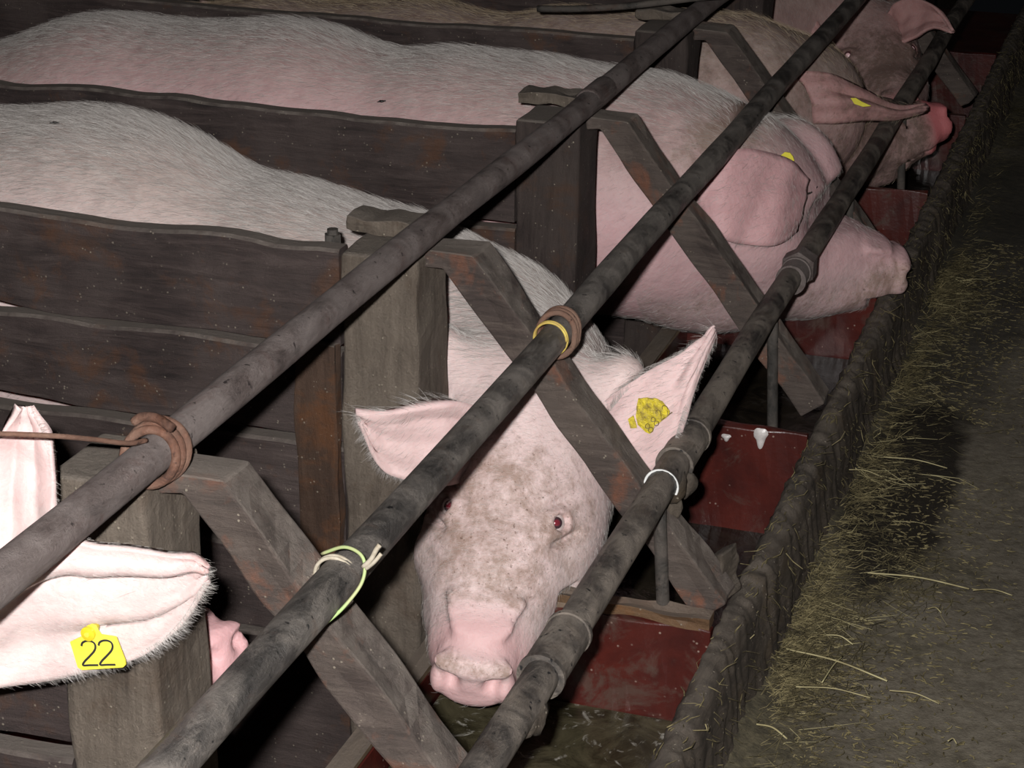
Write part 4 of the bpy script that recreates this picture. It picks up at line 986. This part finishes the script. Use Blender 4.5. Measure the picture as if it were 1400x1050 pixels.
def dense(poly, k=4): 
    out = []
    for a, b in zip(poly, poly[1:] + poly[:1]):
        for t in range(k): out.append((a[0] + (b[0] - a[0]) * t / k, a[1] + (b[1] - a[1]) * t / k))
    return out
TWO = [(0, .80), (.06, .93), (.25, 1), (.5, 1), (.72, .92), (.80, .76), (.72, .58), (.45, .36), (.18, .16), (.08, .0), (.45, .0), (.95, .0)]
EIGHT = [(.5, .52), (.2, .66), (.12, .82), (.3, .98), (.6, 1), (.82, .86), (.72, .66), (.5, .52), (.22, .38), (.1, .2), (.28, .02), (.6, 0), (.86, .16), (.78, .38), (.5, .52)]
def glyph(strokes, x0, y0, w, h, rot=0.0):
    """stroke points in the unit box to pixels; x0,y0 the lower left corner"""
    c, s_ = math.cos(rot), math.sin(rot); return [(x0 + (a * w) * c + (b * h) * s_, y0 + (a * w) * s_ - (b * h) * c) for a, b in strokes]
def ink(strokes, y, r, mat, parent, name='printed_number', dyf=None):
    parts = []
    for st in strokes:
        q = spline([[*a] for a in st], len(st) * 4); P = np.array([at(a, b, y) for a, b in q])
        if dyf is not None: P[:, 1] += np.array([dyf(a, b) for a, b in q])
        parts.append(tube(P, r, 8))
    V, F = merge(parts); V = np.array(V); ym = y
    if dyf is None: V[:, 1] = ym + (V[:, 1] - ym) * .25
    return mesh_obj(name, V, F, MAT[mat], parent)
zc = lambda pts: [(a / 4.375, 720 + b / 4.375) for a, b in pts]
yt = ypick(G0, 133, 893) - .015
tg = extr(dense(zc([(418, 690), (488, 657), (497, 622), (518, 594), (545, 584), (572, 596), (586, 625), (602, 647), (692, 661), (748, 805), (750, 828), (735, 842), (490, 858), (464, 842), (432, 735)])), yt, .0016, 'ear_tag', 'yellow', nearpig, cx=133)
tg['label'] = 'bright yellow ear tag printed 22'
kp = at(122, 865, yt)
mesh_obj('tag_stud', *tube([kp + [0, .012, 0], kp + [0, -.0005, 0], kp + [0, -.003, 0], kp + [0, -.0035, 0]], .006, 20, rad=[.003, .0062, .0062, .0035]), MAT['yellow_deep'], tg, smooth=False)
mesh_obj('tag_pin', *tube([kp + [0, -.003, 0], kp + [0, -.0048, 0], kp + [0, -.0052, 0]], .0022, 14, rad=[.0022, .0022, .0012]), MAT['yellow'], tg)
ink([glyph(TWO, 111.5, 909.6, 24, 33, math.radians(-0.5)), glyph(TWO, 135, 909.0, 24, 33, math.radians(-0.5))], yt - .0003, .00095, 'ink', tg)
zt = lambda pts: [(840 + a / 11.67, 520 + b / 11.67) for a, b in pts]
y2 = ypick(G1, 892, 568) - .012
tg2 = extr(dense(zt([(380, 290), (520, 282), (640, 290), (760, 335), (885, 495), (860, 565), (720, 675), (640, 720), (612, 822), (560, 852), (500, 830), (368, 710), (343, 560), (350, 440)]), 3), y2, .0016, 'ear_tag', 'yellow_dirty', facepig, cx=892, crump=.0012)
tg2['label'] = 'crumpled dirty yellow ear tag with worn digits'
cf = lambda a, b: .0012 * math.sin(a * .45) * math.cos(b * .38)
ro = math.radians(-38)
ink([glyph(EIGHT, *zt([(560, 850)])[0], 9, 12.5, ro), glyph(EIGHT, *zt([(650, 745)])[0], 9, 12.5, ro), glyph(TWO, *zt([(745, 640)])[0], 8.5, 14, ro), glyph(TWO, *zt([(850, 560)])[0], 8.5, 14, ro)], y2 - .0004, .00045, 'ink_worn', tg2, 'worn_number', cf)
sd = at(889, 553, y2 + cf(889, 553)); mesh_obj('tag_stud', *tube([sd + [0, .004, 0], sd + [0, -.002, 0], sd + [0, -.003, 0]], .0045, 16, rad=[.0045, .0045, .002]), MAT['yellow_dirty'], tg2)
tb2 = extr(dense(zt([(215, 620), (300, 560), (345, 700), (372, 800), (370, 915), (290, 905)]), 3), ypick(G1, 866, 590) - .004, .0012, 'tag_back', 'yellow_dirty', facepig); tb2['label'] = 'dirty back half of the ear tag at the ear edge'
# small tag pieces of the pigs behind
o = extr(dense([(1062, 217), (1068, 212), (1073, 208), (1080, 209), (1084, 214), (1086, 220), (1074, 221)], 3), 1.640, .002, 'ear_tag', 'yellow', profilepig); o['label'] = 'yellow ear tag peeking over the fold of the ear'
o = extr(dense([(1163, 134), (1170, 134), (1178, 139), (1191, 145), (1180, 146), (1168, 142)], 3), 2.215, .002, 'ear_tag', 'yellow', pig3.o); o['label'] = 'thin yellow ear tag in the folded ear'
# drool on the chin of the pig in profile
def blob(poly, y, name, mat, parent, th=.006):
    return extr(dense(poly, 2), y, th, name, mat, parent, crump=.0015)

# ---- flies on the backs
for px, py, pg, lb, an in ((78, 171, pig, 'black fly on the back of the nearest long pig, upper left', .3), (524, 141, pig2, 'black fly on the flank of the second pig, just above the plank', .9),
                       (1000, 148, pig2, None, 0)):
    if lb is None: continue
    c = pg.f.hit(px, py, pg.yc - .32, pg.yc + .2); parts = []
    d = nrm([math.cos(an), math.sin(an) * .3, .1]); c = c + [0, -.004, .004]
    parts.append(tube([c - d * .0045, c - d * .003, c, c + d * .003], .0016, 8, rad=[.0005, .0017, .002, .001])); parts.append(tube([c + d * .003, c + d * .0045, c + d * .0055], .0012, 8, rad=[.0008, .0014, .0005]))
    for sy in (-1, 1): parts.append(tube([c, c - d * .004 + np.array([0, sy * .003, .001]), c - d * .007 + np.array([0, sy * .0035, .0005])], .001, 6, rad=[.0003, .0012, .0004], flat=.3))
    o = mesh_obj('fly', *merge(parts), MAT['black_fly'], smooth=True); tag(o, lb, 'fly')
# short timber wedged beside the foot of the second brace
V, F = bar(at(988, 752, .70), (.356, .668, .575), nrm([.3, 1, 0]), nrm([.8, -.25, .55]), .040, .022, 10, .0016)
o = bevel(mesh_obj('wooden_stub', V, F, MAT['wall']), .003); tag(o, 'short dirty timber stub beside the foot of the brace right of the pig face', 'timber')

# ---- hay and straw
def strands(P, D, ln, r, bend, name, mat, label, cat='hay', kind='stuff', parent=None):
    """triangular bent straws: P start, D direction, all numpy"""
    n = len(P); D = D / np.linalg.norm(D, axis=1)[:, None]
    U = np.cross(D, np.tile([0, 0, 1.], (n, 1)) + rng.normal(size=(n, 3)) * .05); U /= np.linalg.norm(U, axis=1)[:, None] + 1e-9; W = np.cross(U, D)
    V = []; ts = (0, .5, 1.0)
    for k, t in enumerate(ts):
        c = P + D * (ln * t)[:, None] + U * (bend * math.sin(math.pi * t) * ln)[:, None]
        for a in (0, 2.094, 4.189): V.append(c + (U * math.cos(a) * 1.5 + W * math.sin(a)) * (r * (1 if k < 2 else .5))[:, None])
    V = np.stack(V, 1).reshape(-1, 3); base = (np.arange(n) * 9)[:, None]; F = []
    for k in range(2):
        for j in range(3):
            F.append(base + np.array([[k * 3 + j, k * 3 + (j + 1) % 3, (k + 1) * 3 + (j + 1) % 3, (k + 1) * 3 + j]]))
    F = np.vstack(F); o = mesh_obj(name, V, F, MAT[mat], parent)
    if parent is None: tag(o, label, cat, None, kind)
    else: o['kind'] = 'stuff'
    return o
def pile(n, y0, y1, spread, hgt, seed, lmin, lmax, xb=.402, flat=.25, clump=True, rk=1.0):
    g = np.random.default_rng(seed); y = g.uniform(y0, y1, n)
    if clump: k = g.random(n) < .6; y = np.where(k, g.choice([1.04, .74, 1.55, 2.2, 1.0], n) + g.normal(size=n) * .11, y)
    ph = .35 + 1.7 * np.exp(-((y - 1.04) / .13) ** 2) + 1.0 * np.exp(-((y - .74) / .09) ** 2) + 1.2 * np.exp(-((y - 1.55) / .2) ** 2) + .9 * np.exp(-((y - 2.2) / .25) ** 2); dx = np.abs(g.normal(size=n)) * spread * (ph * .7 + .3 if clump else 1)
    x = xb + dx; z = .444 + g.random(n) * hgt * np.exp(-dx / (spread * .8)) * (ph if clump else 1)
    a = g.uniform(0, 2 * math.pi, n); D = np.stack([np.cos(a), np.sin(a), g.normal(size=n) * flat], 1)
    D[:, 0] = np.where(x < xb + .03, np.abs(D[:, 0]), D[:, 0]); P = np.stack([x, y, z], 1)
    ln = g.uniform(lmin, lmax, n); D[:, 2] = np.where(P[:, 2] + D[:, 2] * ln < .443, np.abs(D[:, 2]) * .3, D[:, 2])
    return P, D, ln, g.uniform(.00025, .0006, n) * rk, g.normal(size=n) * .12
HL = ['heap of fine greenish hay against the foot of the outer trough wall', 'dark damp hay litter matted along the foot of the trough wall', 'fine chaff strewn over the aisle floor']
strands(*pile(4200, .25, 3.6, .03, .022, 11, .010, .042), 'hay', 'hay', HL[0])
strands(*pile(6500, .25, 4.5, .045, .012, 12, .01, .045), 'hay', 'hay_dark', HL[1])
strands(*pile(6500, .1, 2.6, .13, .003, 13, .003, .013, flat=.04, clump=False, rk=1.5), 'chaff', 'hay', HL[2])
P, D, ln, r, bd = pile(200, .5, 2.6, .05, .015, 21, .03, .085, flat=.1)
strands(P, D, ln, r, bd, 'straw', 'hay_pale', 'pale loose straws lying over the hay along the trough wall', 'straw')
# straw bits stuck on the trough wall
g = np.random.default_rng(31); n = 1500; y = g.uniform(.2, 4.2, n); t = g.random(n)
x = np.where(t < .35, g.uniform(.360, .388, n), g.uniform(.392, .404, n)); z = np.where(t < .35, .5715 + g.random(n) * .004, .568 - (x - .392) / .012 * .12)
a = g.normal(size=n) * .7; D = np.stack([g.normal(size=n) * .25 + .06, np.sin(a + 1.2), np.where(t < .35, g.normal(size=n) * .08, -np.cos(a) * .8)], 1)
strands(np.stack([x + .001, y, z], 1), D, g.uniform(.006, .035, n), g.uniform(.00025, .0006, n), g.normal(size=n) * .15, 'stuck_straw', 'hay', '', parent=ow)
# long single stalks one can point to
STK = [((1186, 783), (1325, 805), 'long pale straw stalk on the bare floor, the longest, pointing right'), ((1330, 807), (1384, 814), 'short end of straw right of the longest stalk'),
       ((1075, 887), (1213, 931), 'long straw stalk lying off the hay heap, middle of the floor at right'), ((1216, 944), (1284, 962), 'slightly bent straw stalk below the middle one'),
       ((1088, 939), (1190, 954), 'brownish-yellow stalk lying across the hay, lower heap'), ((1034, 990), (1076, 1010), 'broad pale green blade of hay near the foot of the wall'),
       ((1296, 1013), (1308, 1017), 'tiny bright straw bit at the lower right'), ((1269, 832), (1287, 838), 'small bright straw bit above the middle stalk'),
       ((1130, 868), (1166, 881), 'short straw piece on the hay edge'), ((1158, 642), (1206, 652), 'thin stalk in the wet dark patch'),
       ((1124, 933), (1152, 897), 'straw lying crosswise over the long middle stalk'), ((1208, 625), (1295, 640), 'fine stalk at the near edge of the wet patch')]
for i, (a, b, lb) in enumerate(STK):
    A_, B_ = atz(*a, .462 if i not in (5,) else .47), atz(*b, .452); mid = (A_ + B_) / 2 + [0, .004, .003]
    mesh_obj('straw_stalk', *tube(spline([A_, mid, B_], 12), .0011 if i in (0, 2, 5) else .0008, 6), MAT['hay_pale'], smooth=True)
    o = COL.objects[-1]; tag(o, lb, 'straw', 'single straw stalks')
